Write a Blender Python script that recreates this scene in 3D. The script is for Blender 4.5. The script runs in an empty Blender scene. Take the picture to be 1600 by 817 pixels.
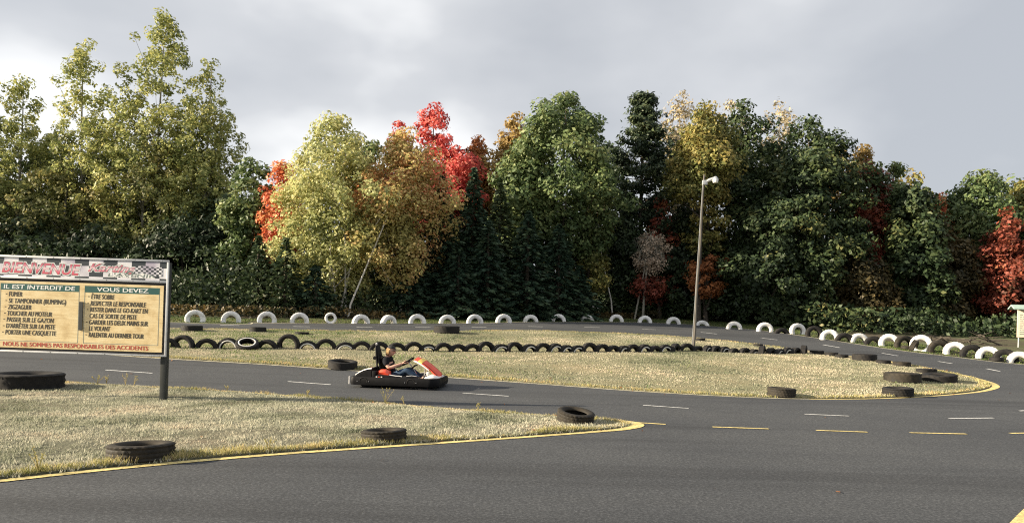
import bpy, bmesh, math, random
import numpy as np
from mathutils import Vector, Matrix
from mathutils.geometry import delaunay_2d_cdt

sc = bpy.context.scene
COL = sc.collection
R = math.radians
random.seed(7)

# ------------------------------------------------------------------ camera
FPX = 1600 * 26 / 36.0           # focal length in photo pixels
CAM_H, ROLL, HOR = 1.4, R(1.4), 505.0      # eye height, roll, row of the horizon (the picture is a crop)
cr = Vector((math.cos(ROLL), 0, math.sin(ROLL)))
fw = Vector((0, 1, 0))
cu = cr.cross(fw).normalized()
cam_data = bpy.data.cameras.new('camera')
cam = bpy.data.objects.new('camera', cam_data)
COL.objects.link(cam)
cam_data.sensor_width = 36.0
cam_data.lens = 26.0
cam_data.shift_y = (HOR - 408.5) / 1600
cam_data.clip_start = 0.1
cam_data.clip_end = 3000
m = Matrix((cr, cu, -fw)).transposed().to_4x4()
m.translation = (0, 0, CAM_H)
cam.matrix_world = m
sc.camera = cam

# ------------------------------------------------------------------ sky, sun, exposure
SUN_EL, SUN_AZ = R(18), R(-98)     # azimuth clockwise from +Y: the sun stands to the left
w = bpy.data.worlds.new('World')
sc.world = w
w.use_nodes = True
nt = w.node_tree
nt.nodes.clear()
out = nt.nodes.new('ShaderNodeOutputWorld')
bg = nt.nodes.new('ShaderNodeBackground')
bg.inputs['Strength'].default_value = 0.1
sky = nt.nodes.new('ShaderNodeTexSky')
sky.sky_type = 'NISHITA'
sky.sun_disc = False
sky.sun_elevation = SUN_EL
sky.sun_rotation = SUN_AZ
tc = nt.nodes.new('ShaderNodeTexCoord')
mp = nt.nodes.new('ShaderNodeMapping')
mp.inputs['Scale'].default_value = (1.0, 1.0, 1.9)
mp.inputs['Location'].default_value = (1.03, -2.02, 2.16)
nz = nt.nodes.new('ShaderNodeTexNoise')
nz.inputs['Scale'].default_value = 1.7
nz.inputs['Detail'].default_value = 5
nz.inputs['Roughness'].default_value = 0.45
nz.inputs['Distortion'].default_value = 0.1
rp = nt.nodes.new('ShaderNodeValToRGB')
e = rp.color_ramp.elements
e[0].position, e[0].color = 0.38, (1.88, 1.96, 2.1, 1)
e[1].position, e[1].color = 0.60, (4.0, 4.0, 3.97, 1)
e2 = rp.color_ramp.elements.new(0.5)
e2.color = (2.52, 2.57, 2.66, 1)
mx = nt.nodes.new('ShaderNodeMix')
mx.data_type = 'RGBA'
mx.inputs['Factor'].default_value = 0.95
nt.links.new(tc.outputs['Generated'], mp.inputs['Vector'])
nt.links.new(mp.outputs['Vector'], nz.inputs['Vector'])
nt.links.new(nz.outputs['Fac'], rp.inputs['Fac'])
nt.links.new(sky.outputs['Color'], mx.inputs['A'])
nt.links.new(rp.outputs['Color'], mx.inputs['B'])
nt.links.new(mx.outputs['Result'], bg.inputs['Color'])
nt.links.new(bg.outputs['Background'], out.inputs['Surface'])

sun_data = bpy.data.lights.new('sun', 'SUN')
sun_data.energy = 5.0
sun_data.angle = R(0.6)
sun_data.color = (1.0, 0.86, 0.65)
sun = bpy.data.objects.new('sun', sun_data)
COL.objects.link(sun)
sdir = Vector((math.sin(SUN_AZ) * math.cos(SUN_EL), math.cos(SUN_AZ) * math.cos(SUN_EL), math.sin(SUN_EL)))
sun.rotation_euler = sdir.to_track_quat('Z', 'Y').to_euler()
sun.location = sdir * 100

sc.view_settings.view_transform = 'Standard'
sc.view_settings.look = 'None'
sc.view_settings.gamma = 1
sc.view_settings.use_curve_mapping = False
sc.view_settings.exposure = 1.5
sc.cycles.filter_width = 1.15
sc.cycles.use_denoising = False
sc.cycles.use_adaptive_sampling = False
sc.cycles.max_bounces = 6
sc.cycles.diffuse_bounces = 3
sc.cycles.transparent_max_bounces = 4


# ------------------------------------------------------------------ helpers: survey
def T(x, y):
    """height of the land: level near the viewer, rising gently towards the wood"""
    xx = np.clip(x, -14.0, 22.0)
    d = np.minimum(y - 15.7 - 0.17 * xx, 40.0)
    return 0.068 * (np.sqrt(d * d + 2.25) + d) / 2


def ray(px, py):
    return fw + cr * ((px - 800) / FPX) + cu * ((HOR - py) / FPX)


def G(px, py):
    """the spot on the land that the surveyed sight line meets"""
    d = ray(px, py)
    f_ = lambda t: CAM_H + d.z * t - float(T(d.x * t, d.y * t))
    t, st = 2.0, 0.25
    while f_(t) > 0 and t < 90:
        t += st
    lo, hi = t - st, t
    for _ in range(30):
        mi = (lo + hi) / 2
        if f_(mi) > 0: lo = mi
        else: hi = mi
    return Vector((d.x * lo, d.y * lo, float(T(d.x * lo, d.y * lo))))


def P(px, py, Y):
    d = ray(px, py)
    t = Y / d.y
    return Vector((d.x * t, Y, CAM_H + d.z * t))


# ------------------------------------------------------------------ helpers: objects
def tag(o, label=None, cat=None, group=None, kind=None):
    if label: o['label'] = label
    if cat: o['category'] = cat
    if group: o['group'] = group
    if kind: o['kind'] = kind
    return o


def empty(name, loc=(0, 0, 0), rz=0.0):
    o = bpy.data.objects.new(name, None)
    COL.objects.link(o)
    o.location = loc
    o.rotation_euler = (0, 0, rz)
    o.empty_display_size = 0.2
    return o


def link(name, me, mat=None, parent=None):
    o = bpy.data.objects.new(name, me)
    COL.objects.link(o)
    if mat is not None and len(me.materials) == 0:
        me.materials.append(mat)
    if parent is not None:
        o.parent = parent
    return o


def np_mesh(name, verts, faces, smooth=False):
    """fast mesh from numpy: faces is (N,k)"""
    me = bpy.data.meshes.new(name)
    verts = np.asarray(verts, dtype=np.float32)
    faces = np.asarray(faces, dtype=np.int32)
    n, k = faces.shape
    me.vertices.add(len(verts))
    me.vertices.foreach_set('co', verts.ravel())
    me.loops.add(n * k)
    me.loops.foreach_set('vertex_index', faces.ravel())
    me.polygons.add(n)
    me.polygons.foreach_set('loop_start', np.arange(0, n * k, k, dtype=np.int32))
    try:
        me.polygons.foreach_set('loop_total', np.full(n, k, dtype=np.int32))
    except Exception:
        pass
    if smooth:
        me.polygons.foreach_set('use_smooth', np.ones(n, dtype=bool))
    me.update(calc_edges=True)
    return me


class MB:
    """collects shapes that make up ONE part"""
    def __init__(self):
        self.v, self.f = [], []

    def add(self, vs, fs):
        b = len(self.v)
        self.v += [tuple(p) for p in vs]
        self.f += [tuple(i + b for i in f) for f in fs]
        return self

    def box(self, x0, x1, y0, y1, z0, z1):
        vs = [(x, y, z) for x in (x0, x1) for y in (y0, y1) for z in (z0, z1)]
        return self.add(vs, [(0, 1, 3, 2), (4, 6, 7, 5), (0, 4, 5, 1), (2, 3, 7, 6), (0, 2, 6, 4), (1, 5, 7, 3)])

    def tube(self, pts, rad, n=10, closed=False, cap=True):
        pts = [Vector(p) for p in pts]
        k = len(pts)
        rads = rad if isinstance(rad, (list, tuple)) else [rad] * k
        vs, prev = [], None
        for i, p in enumerate(pts):
            a = pts[i - 1] if (i > 0 or closed) else p
            b = pts[(i + 1) % k] if (i < k - 1 or closed) else p
            t = (b - a).normalized()
            if prev is None:
                prev = t.orthogonal().normalized()
            prev = (prev - t * prev.dot(t))
            prev = prev.normalized() if prev.length > 1e-6 else t.orthogonal().normalized()
            c = t.cross(prev)
            for j in range(n):
                an = 2 * math.pi * j / n
                vs.append(p + (prev * math.cos(an) + c * math.sin(an)) * rads[i])
        fs = []
        for i in range(k if closed else k - 1):
            i2 = (i + 1) % k
            for j in range(n):
                j2 = (j + 1) % n
                fs.append((i * n + j, i * n + j2, i2 * n + j2, i2 * n + j))
        if cap and not closed:
            fs.append(tuple(reversed(range(n))))
            fs.append(tuple((k - 1) * n + j for j in range(n)))
        return self.add(vs, fs)

    def lathe(self, prof, n=32, axis='z', closed=False):
        vs, fs, k = [], [], len(prof)
        for j in range(n):
            an = 2 * math.pi * j / n
            for r, h in prof:
                c, s = r * math.cos(an), r * math.sin(an)
                vs.append((c, s, h) if axis == 'z' else (c, h, s))
        for j in range(n):
            j2 = (j + 1) % n
            for i in range(k if closed else k - 1):
                i2 = (i + 1) % k
                fs.append((j * k + i, j * k + i2, j2 * k + i2, j2 * k + i))
        return self.add(vs, fs)

    def loft(self, rings, caps=True, closed=True):
        k = len(rings[0])
        vs = [p for r in rings for p in r]
        fs = []
        for i in range(len(rings) - 1):
            for j in range(k if closed else k - 1):
                j2 = (j + 1) % k
                fs.append((i * k + j, i * k + j2, (i + 1) * k + j2, (i + 1) * k + j))
        if caps:
            fs.append(tuple(reversed(range(k))))
            fs.append(tuple((len(rings) - 1) * k + j for j in range(k)))
        return self.add(vs, fs)

    def build(self, name, mat, parent=None, smooth=False, bevel=0.0, seg=2, angle=40, subsurf=0):
        me = bpy.data.meshes.new(name)
        me.from_pydata([tuple(p) for p in self.v], [], self.f)
        bm = bmesh.new()
        bm.from_mesh(me)
        bmesh.ops.recalc_face_normals(bm, faces=bm.faces)
        if bevel:
            es = [ed for ed in bm.edges if len(ed.link_faces) == 2 and ed.calc_face_angle(0) > R(30)]
            bmesh.ops.bevel(bm, geom=es, offset=bevel, segments=seg, affect='EDGES', profile=0.6, clamp_overlap=True)
        bm.to_mesh(me)
        bm.free()
        if smooth or bevel:
            me.polygons.foreach_set('use_smooth', [True] * len(me.polygons))
            try:
                me.set_sharp_from_angle(angle=R(angle))
            except Exception:
                pass
        o = link(name, me, mat, parent)
        if subsurf:
            md = o.modifiers.new('subdivision', 'SUBSURF')
            md.levels = md.render_levels = subsurf
        return o


# ------------------------------------------------------------------ helpers: materials
def new_mat(name):
    mt = bpy.data.materials.new(name)
    mt.use_nodes = True
    n = mt.node_tree
    b = n.nodes['Principled BSDF']
    return mt, n, b


def ramp(n, stops, interp='LINEAR'):
    r = n.nodes.new('ShaderNodeValToRGB')
    r.color_ramp.interpolation = interp
    el = r.color_ramp.elements
    el[0].position, el[0].color = stops[0][0], (*stops[0][1], 1)
    el[1].position, el[1].color = stops[-1][0], (*stops[-1][1], 1)
    for p, c in stops[1:-1]:
        x = el.new(p)
        x.color = (*c, 1)
    return r


def noise(n, scale, detail=4, rough=0.55, coord='Object', vec=None, stretch=None):
    t = n.nodes.new('ShaderNodeTexNoise')
    t.inputs['Scale'].default_value = scale
    t.inputs['Detail'].default_value = detail
    t.inputs['Roughness'].default_value = rough
    if vec is None:
        c = n.nodes.new('ShaderNodeTexCoord')
        vec = c.outputs[coord]
    if stretch:
        mpn = n.nodes.new('ShaderNodeMapping')
        mpn.inputs['Scale'].default_value = stretch
        n.links.new(vec, mpn.inputs['Vector'])
        vec = mpn.outputs['Vector']
    n.links.new(vec, t.inputs['Vector'])
    return t


def mixc(n, a, b, fac, mode='MIX'):
    x = n.nodes.new('ShaderNodeMix')
    x.data_type = 'RGBA'
    x.blend_type = mode
    for s, v in (('A', a), ('B', b)):
        if isinstance(v, tuple):
            x.inputs[s].default_value = (*v, 1)
        else:
            n.links.new(v, x.inputs[s])
    if isinstance(fac, (int, float)):
        x.inputs['Factor'].default_value = fac
    else:
        n.links.new(fac, x.inputs['Factor'])
    return x.outputs['Result']


def bump(n, b, height, strength=0.3, dist=0.01):
    bp = n.nodes.new('ShaderNodeBump')
    bp.inputs['Strength'].default_value = strength
    bp.inputs['Distance'].default_value = dist
    n.links.new(height, bp.inputs['Height'])
    n.links.new(bp.outputs['Normal'], b.inputs['Normal'])


def plain(name, col, rough=0.5, metal=0.0, var=0.12, scale=8, bmp=0.0, spec=0.5):
    """a painted / moulded surface with slight wear in colour and gloss"""
    mt, n, b = new_mat(name)
    t = noise(n, scale, 5)
    lo = tuple(c * (1 - var) for c in col)
    hi = tuple(min(1, c * (1 + var)) for c in col)
    r = ramp(n, [(0.3, lo), (0.7, hi)])
    n.links.new(t.outputs['Fac'], r.inputs['Fac'])
    n.links.new(r.outputs['Color'], b.inputs['Base Color'])
    b.inputs['Roughness'].default_value = rough
    b.inputs['Metallic'].default_value = metal
    b.inputs['Specular IOR Level'].default_value = spec
    if bmp:
        bump(n, b, noise(n, scale * 12, 3).outputs['Fac'], bmp, 0.004)
    return mt


def leaf_mat(name, stops, nscale=0.35, rnd=0.5, transl=0.35, rough=0.55):
    """leaf colour: differs from leaf to leaf and, softly, from bough to bough"""
    mt, n, b = new_mat(name)
    g = n.nodes.new('ShaderNodeNewGeometry')
    t = noise(n, nscale, 2, 0.5)
    mr = n.nodes.new('ShaderNodeMapRange')
    mr.inputs['From Min'].default_value, mr.inputs['From Max'].default_value = 0.3, 0.7
    n.links.new(t.outputs['Fac'], mr.inputs['Value'])
    x = n.nodes.new('ShaderNodeMix')
    x.inputs[0].default_value = rnd
    n.links.new(mr.outputs['Result'], x.inputs[2])
    n.links.new(g.outputs['Random Per Island'], x.inputs[3])
    r = ramp(n, stops)
    n.links.new(x.outputs[0], r.inputs['Fac'])
    n.links.new(r.outputs['Color'], b.inputs['Base Color'])
    b.inputs['Roughness'].default_value = rough
    b.inputs['Specular IOR Level'].default_value = 0.3
    tr = n.nodes.new('ShaderNodeBsdfTranslucent')
    n.links.new(r.outputs['Color'], tr.inputs['Color'])
    ms = n.nodes.new('ShaderNodeMixShader')
    ms.inputs['Fac'].default_value = transl
    n.links.new(b.outputs['BSDF'], ms.inputs[1])
    n.links.new(tr.outputs['BSDF'], ms.inputs[2])
    n.links.new(ms.outputs['Shader'], n.nodes['Material Output'].inputs['Surface'])
    return mt


ORD = ('zeroth first second third fourth fifth sixth seventh eighth ninth tenth eleventh twelfth thirteenth fourteenth fifteenth '
       'sixteenth seventeenth eighteenth nineteenth').split()
TENS = {2: 'twenty', 3: 'thirty', 4: 'forty', 5: 'fifty'}
TENTH = {2: 'twentieth', 3: 'thirtieth', 4: 'fortieth', 5: 'fiftieth'}


def ordinal(i):
    if i < 20: return ORD[i]
    return TENTH[i // 10] if i % 10 == 0 else TENS[i // 10] + '-' + ORD[i % 10]


# ------------------------------------------------------------------ ground, track, islands
def mat_ground():
    mt, n, b = new_mat('ground_cover')
    big = noise(n, 0.25, 3)
    fine = noise(n, 9, 6, 0.7)
    litter = ramp(n, [(0.25, (0.028, 0.022, 0.013)), (0.55, (0.06, 0.045, 0.024)), (0.8, (0.11, 0.075, 0.035))])
    n.links.new(fine.outputs['Fac'], litter.inputs['Fac'])
    grass = ramp(n, [(0.25, (0.035, 0.05, 0.018)), (0.55, (0.08, 0.1, 0.03)), (0.8, (0.16, 0.15, 0.06))])
    n.links.new(fine.outputs['Fac'], grass.inputs['Fac'])
    mr = n.nodes.new('ShaderNodeMapRange')
    mr.inputs['From Min'].default_value, mr.inputs['From Max'].default_value = 0.42, 0.58
    n.links.new(big.outputs['Fac'], mr.inputs['Value'])
    n.links.new(mixc(n, litter.outputs['Color'], grass.outputs['Color'], mr.outputs['Result']), b.inputs['Base Color'])
    b.inputs['Roughness'].default_value = 0.95
    bump(n, b, fine.outputs['Fac'], 0.8, 0.04)
    return mt


def mat_asphalt():
    mt, n, b = new_mat('asphalt')
    c = n.nodes.new('ShaderNodeTexCoord').outputs['Object']
    grain = noise(n, 38, 6, 0.85, vec=c)
    peb = n.nodes.new('ShaderNodeTexVoronoi')
    peb.inputs['Scale'].default_value = 85
    n.links.new(c, peb.inputs['Vector'])
    patch = noise(n, 0.35, 4, 0.6, vec=c)
    streak = noise(n, 1.0, 3, 0.6, vec=c, stretch=(0.045, 0.8, 1))
    r = ramp(n, [(0.30, (0.016, 0.0176, 0.0205)), (0.5, (0.051, 0.0550, 0.0615)), (0.70, (0.155, 0.162, 0.17))])
    n.links.new(grain.outputs['Fac'], r.inputs['Fac'])
    pr = ramp(n, [(0.3, (0.76, 0.77, 0.79)), (0.7, (1.1, 1.09, 1.06))])
    n.links.new(patch.outputs['Fac'], pr.inputs['Fac'])
    sr = ramp(n, [(0.33, (0.62, 0.62, 0.63)), (0.5, (1.0, 1.0, 1.0)), (0.75, (1.07, 1.06, 1.04))])
    n.links.new(streak.outputs['Fac'], sr.inputs['Fac'])
    vr = ramp(n, [(0.0, (1.22, 1.2, 1.17)), (0.6, (0.85, 0.85, 0.85))])
    n.links.new(peb.outputs['Distance'], vr.inputs['Fac'])
    col = mixc(n, r.outputs['Color'], pr.outputs['Color'], 1.0, 'MULTIPLY')
    col = mixc(n, col, sr.outputs['Color'], 1.0, 'MULTIPLY')
    col = mixc(n, col, vr.outputs['Color'], 1.0, 'MULTIPLY')
    n.links.new(col, b.inputs['Base Color'])
    b.inputs['Roughness'].default_value = 0.82
    b.inputs['Specular IOR Level'].default_value = 0.35
    bump(n, b, grain.outputs['Fac'], 0.55, 0.006)
    return mt


def mat_paint(name, col, worn):
    mt, n, b = new_mat(name)
    t = noise(n, 30, 6, 0.75)
    t2 = noise(n, 2.2, 4, 0.6)
    r = ramp(n, [(0.36, worn), (0.46, tuple(0.5 * (a + c) for a, c in zip(worn, col))), (0.53, col)])
    n.links.new(t.outputs['Fac'], r.inputs['Fac'])
    r2 = ramp(n, [(0.3, (0.72, 0.72, 0.70)), (0.6, (1, 1, 1))])
    n.links.new(t2.outputs['Fac'], r2.inputs['Fac'])
    n.links.new(mixc(n, r.outputs['Color'], r2.outputs['Color'], 1.0, 'MULTIPLY'), b.inputs['Base Color'])
    b.inputs['Roughness'].default_value = 0.7
    bump(n, b, t.outputs['Fac'], 0.4, 0.003)
    return mt


def mat_turf(name, stops, bands):
    mt, n, b = new_mat(name)
    fine = noise(n, 14, 6, 0.7)
    big = noise(n, 0.7, 4, 0.6, stretch=(0.5, 1, 1))
    r = ramp(n, stops)
    n.links.new(fine.outputs['Fac'], r.inputs['Fac'])
    r2 = ramp(n, bands)
    n.links.new(big.outputs['Fac'], r2.inputs['Fac'])
    n.links.new(mixc(n, r.outputs['Color'], r2.outputs['Color'], 0.5), b.inputs['Base Color'])
    b.inputs['Roughness'].default_value = 0.95
    bump(n, b, fine.outputs['Fac'], 0.9, 0.03)
    return mt


M = {}
M['ground'] = mat_ground()
M['asphalt'] = mat_asphalt()
M['yellow_paint'] = mat_paint('yellow_paint', (0.8, 0.64, 0.24), (0.3, 0.25, 0.13))
M['pale_paint'] = mat_paint('pale_paint', (0.7, 0.64, 0.45), (0.2, 0.18, 0.14))
M['white_paint'] = mat_paint('white_paint', (0.8, 0.8, 0.78), (0.3, 0.3, 0.29))
M['turf_near'] = mat_turf('turf_near', [(0.25, (0.03, 0.03, 0.017)), (0.5, (0.09, 0.085, 0.05)), (0.75, (0.2, 0.18, 0.11))],
                          [(0.3, (0.06, 0.075, 0.04)), (0.5, (0.12, 0.11, 0.065)), (0.7, (0.18, 0.13, 0.08))])
M['turf_mid'] = mat_turf('turf_mid', [(0.25, (0.06, 0.062, 0.03)), (0.5, (0.2, 0.18, 0.1)), (0.75, (0.38, 0.32, 0.18))],
                         [(0.3, (0.09, 0.11, 0.05)), (0.5, (0.17, 0.16, 0.08)), (0.7, (0.27, 0.2, 0.1))])
M['rim_soil'] = plain('rim_soil', (0.06, 0.05, 0.035), 0.95, var=0.4, scale=20, bmp=0.5)


def smooth_curve(pts, per=8, closed=False):
    """Catmull-Rom through the survey points"""
    pts = [Vector(p) for p in pts]
    k = len(pts)
    res = []
    for i in range(k if closed else k - 1):
        p0 = pts[(i - 1) % k] if (closed or i > 0) else pts[0] * 2 - pts[1]
        p1, p2 = pts[i], pts[(i + 1) % k]
        p3 = pts[(i + 2) % k] if (closed or i + 2 < k) else p2 * 2 - p1
        for j in range(per):
            t = j / per
            res.append(0.5 * ((2 * p1) + (p2 - p0) * t + (2 * p0 - 5 * p1 + 4 * p2 - p3) * t * t
                              + (3 * p1 - p0 - 3 * p2 + p3) * t ** 3))
    if not closed:
        res.append(pts[-1])
    return res


def in_poly(x, y, poly):
    px = np.array([p[0] for p in poly]); py = np.array([p[1] for p in poly])
    inside = np.zeros(len(x), dtype=bool)
    j = len(px) - 1
    for i in range(len(px)):
        cond = ((py[i] > y) != (py[j] > y)) & (x < (px[j] - px[i]) * (y - py[i]) / (py[j] - py[i] + 1e-12) + px[i])
        inside ^= cond
        j = i
    return inside


def edge_dist(x, y, poly):
    d = np.full(len(x), 1e9)
    k = len(poly)
    for i in range(k):
        a, b = poly[i], poly[(i + 1) % k]
        ax, ay, bx, by = a[0], a[1], b[0], b[1]
        dx, dy = bx - ax, by - ay
        l2 = dx * dx + dy * dy + 1e-12
        t = np.clip(((x - ax) * dx + (y - ay) * dy) / l2, 0, 1)
        d = np.minimum(d, np.hypot(x - ax - t * dx, y - ay - t * dy))
    return d


def vnoise(x, y, s, seed=0):
    """cheap smooth value noise, 0..1"""
    r = np.random.RandomState(seed)
    tab = r.rand(64, 64)
    u, v = x * s, y * s
    i, j = np.floor(u).astype(int), np.floor(v).astype(int)
    a, b = u - i, v - j
    a, b = a * a * (3 - 2 * a), b * b * (3 - 2 * b)
    g = lambda p, q: tab[p % 64, q % 64]
    return (g(i, j) * (1 - a) + g(i + 1, j) * a) * (1 - b) + (g(i, j + 1) * (1 - a) + g(i + 1, j + 1) * a) * b


def axis(lo, a, b, hi, step):
    out_ = list(np.arange(a, b + 1e-6, step))
    s, v = step, a
    left = []
    while v > lo:
        s *= 1.5; v = max(lo, v - s); left.append(v)
    s, v = step, b
    right = []
    while v < hi:
        s *= 1.5; v = min(hi, v + s); right.append(v)
    return np.array(left[::-1] + out_ + right)


gxs, gys = axis(-700, -60, 45, 700, 1.0), axis(-300, -15, 65, 1500, 1.0)
mgx, mgy = np.meshgrid(gxs, gys)
nx_, ny_ = len(gxs), len(gys)
gz = T(mgx, mgy) - 0.03
gi = np.arange(nx_ * ny_).reshape(ny_, nx_)
gf = np.stack([gi[:-1, :-1], gi[:-1, 1:], gi[1:, 1:], gi[1:, :-1]], -1).reshape(-1, 4)
tag(link('ground', np_mesh('ground', np.stack([mgx, mgy, gz], -1).reshape(-1, 3), gf, smooth=True), M['ground']), 'grass and leaf litter ground under and beyond the trees', kind='structure')

# outer edge of the far loop, left to right
FAR_PX = [(262, 503), (400, 504), (520, 505), (700, 505), (820, 503), (960, 503), (1050, 505), (1120, 510), (1200, 517), (1300, 531),
          (1400, 546), (1500, 558), (1600, 569)]
far_edge = [G(*p) for p in FAR_PX]
far_edge = [Vector((-70, 29.5, 0)), Vector((-40, 30.2, 0))] + far_edge + [Vector((22, 21, 0)), Vector((28, 15, 0)), Vector((31, 6, 0))]
far_curve = smooth_curve(far_edge, 8)
track_poly = far_curve + [Vector((31, -14, 0)), Vector((-70, -14, 0))]


def sheet(poly, spacing, dz, seed=1):
    """a draped sheet: the outline plus a grid of inner points, triangulated"""
    x0, x1 = min(q.x for q in poly), max(q.x for q in poly)
    y0, y1 = min(q.y for q in poly), max(q.y for q in poly)
    gx, gy = np.meshgrid(np.arange(x0, x1, spacing), np.arange(y0, y1, spacing))
    gx, gy = gx.ravel() + 0.013, gy.ravel() + 0.017
    ok = in_poly(gx, gy, poly)
    gx, gy = gx[ok], gy[ok]
    ok = edge_dist(gx, gy, poly) > spacing * 0.4
    gx, gy = gx[ok], gy[ok]
    nb = len(poly)
    pts = [Vector((q.x, q.y)) for q in poly] + [Vector((a, b)) for a, b in zip(gx, gy)]
    vo, _, fo, _, _, _ = delaunay_2d_cdt(pts, [(i, (i + 1) % nb) for i in range(nb)], [], 1, 1e-5)
    ax = np.array([v[0] for v in vo]); ay = np.array([v[1] for v in vo])
    return np.stack([ax, ay, T(ax, ay) + dz], 1), fo


tm = MB()
tv, tf = sheet(track_poly, 0.75, 0.0)
tm.add([tuple(map(float, q)) for q in tv], [tuple(f) for f in tf])
track = tag(tm.build('race_track', M['asphalt'], smooth=True, angle=60), 'grey asphalt go-kart track looping round the grass islands', kind='structure')


def island(name, poly, spacing, mat, label, mound, seed):
    x0, x1 = min(p.x for p in poly), max(p.x for p in poly)
    y0, y1 = min(p.y for p in poly), max(p.y for p in poly)
    xs = np.arange(x0, x1, spacing); ys = np.arange(y0, y1, spacing)
    gx, gy = np.meshgrid(xs, ys)
    rs = np.random.RandomState(seed)
    gx = gx.ravel() + rs.uniform(-.3, .3, gx.size) * spacing
    gy = gy.ravel() + rs.uniform(-.3, .3, gy.size) * spacing
    ok = in_poly(gx, gy, poly)
    gx, gy = gx[ok], gy[ok]
    d = edge_dist(gx, gy, poly)
    ok = d > spacing * 0.5
    gx, gy, d = gx[ok], gy[ok], d[ok]
    nb = len(poly)
    pts = [Vector((p.x, p.y)) for p in poly] + [Vector((a, b)) for a, b in zip(gx, gy)]
    vo, _, fo, _, _, _ = delaunay_2d_cdt(pts, [(i, (i + 1) % nb) for i in range(nb)], [], 1, 1e-5)
    ax = np.array([v[0] for v in vo]); ay = np.array([v[1] for v in vo])
    dd = edge_dist(ax, ay, poly)
    z = 0.016 + mound * (1 - np.exp(-dd / 0.9)) + np.minimum(dd / 0.3, 1) * (0.025 * (vnoise(ax, ay, 2.2, seed) - .4) + 0.012 * (vnoise(ax, ay, 6, seed + 1) - .4))
    z = z + T(ax, ay)
    verts = [(float(a), float(b), float(c)) for a, b, c in zip(ax, ay, z)]
    mb = MB()
    mb.add(verts, [tuple(f) for f in fo])
    # a low earth lip round the turf
    mb.add([(p.x, p.y, 0.0165 + T(p.x, p.y)) for p in poly] + [(p.x, p.y, -0.03 + T(p.x, p.y)) for p in poly], [(i, (i + 1) % nb, nb + (i + 1) % nb, nb + i) for i in range(nb)])
    o = mb.build(name, mat, smooth=True, angle=80)
    tag(o, label, kind='structure')
    return o, poly


def isl_z(x, y, poly, mound):
    dd = edge_dist(x, y, poly)
    return 0.016 + mound * (1 - np.exp(-dd / 0.9)) + T(x, y)


A_front = [G(*p) for p in [(-330, 782), (-100, 760), (0, 748), (200, 727), (400, 709.5), (600, 695.5), (800, 682), (940, 671.5)]]
A_tip = [G(*p) for p in [(972, 667.5), (984, 664), (980, 661), (960, 658.5)]]
A_back = [G(*p) for p in [(900, 653.5), (700, 640), (500, 623), (300, 609), (160, 602), (0, 592), (-150, 585), (-330, 574)]]
A_poly = smooth_curve(A_front + A_tip + A_back, 5)
B_front = [G(*p) for p in [(-60, 541), (100, 549), (262, 559.5), (400, 567.5), (540, 577), (700, 588.5), (860, 600), (1000, 610.5), (1100, 616.5), (1200, 621),
                           (1300, 622.5), (1400, 620.5), (1480, 615.5), (1525, 610.5)]]
B_tip = [G(*p) for p in [(1545, 605), (1546, 601), (1536, 596)]]
B_back = [G(*p) for p in [(1500, 586), (1440, 574), (1380, 565), (1300, 554), (1200, 541), (1090, 529), (1000, 523), (900, 519), (820, 517),
                          (700, 518), (560, 518), (400, 515.5), (262, 514), (100, 512), (-60, 510)]]
B_poly = smooth_curve(B_front + B_tip + B_back, 5)
island('grass_island', A_poly, 0.14, M['turf_near'], 'dry grass island in front, with the welcome sign on it', 0.008, 3)
island('grass_island', B_poly, 0.3, M['turf_mid'], 'long grass island in mid track with rows of tyres', 0.015, 5)


def strip(name, pts, width, mat, z=0.006, parent=track):
    pts = [Vector((p.x, p.y, 0)) for p in pts]
    if len(pts) < 6:
        fine_ = []
        for a, b in zip(pts, pts[1:]):
            k = max(1, int((b - a).length / 0.35))
            fine_ += [a.lerp(b, i / k) for i in range(k)]
        pts = fine_ + [pts[-1]]
    L, Rr = [], []
    for i, p in enumerate(pts):
        a, b = pts[max(i - 1, 0)], pts[min(i + 1, len(pts) - 1)]
        t = (b - a).normalized()
        nn = Vector((-t.y, t.x, 0))
        wv = width[i] if isinstance(width, list) else width
        L.append(p + nn * wv / 2); Rr.append(p - nn * wv / 2)
    k = len(pts)
    mb = MB()
    mb.add([(p.x, p.y, z + float(T(p.x, p.y))) for p in L + Rr], [(i, i + 1, k + i + 1, k + i) for i in range(k - 1)])
    return mb.build(name, mat, parent)


def offset_curve(poly, d):
    poly = [Vector((q.x, q.y, 0)) for q in poly]
    res = []
    k = len(poly)
    for i in range(k):
        a, b = poly[max(i - 1, 0)], poly[min(i + 1, k - 1)]
        t = (b - a).normalized()
        res.append(poly[i] + Vector((t.y, -t.x, 0)) * d)
    return res


la = offset_curve(A_poly, 0.10)
tipA = G(980, 663); tipA.z = 0
wa = [0.105 + 0.10 * math.exp(-((p - tipA).length / 0.6) ** 2) for p in la]
tag(strip('edge_line', la, wa, M['yellow_paint']), 'yellow edge line round the front grass island')
lb = offset_curve(B_poly, 0.12)
tip = G(1546, 602); tip.z = 0
cut = max(range(len(lb)), key=lambda i: -(lb[i] - tip).length)
i0, i1 = max(0, cut - 26), min(len(lb), cut + 24)
strip('edge_line', lb[:i0 + 1], 0.075, M['pale_paint'])
wt = [0.09 + 0.08 * math.exp(-((p - tip).length / 1.6) ** 2) for p in lb[i0:i1 + 1]]
tag(strip('edge_line', lb[i0:i1 + 1], wt, M['yellow_paint']), 'thick yellow line round the rounded island tip')
strip('edge_line', lb[i1:], 0.08, M['pale_paint'])
strip('edge_line', offset_curve(far_curve, 0.16), 0.09, M['pale_paint'])
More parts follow.
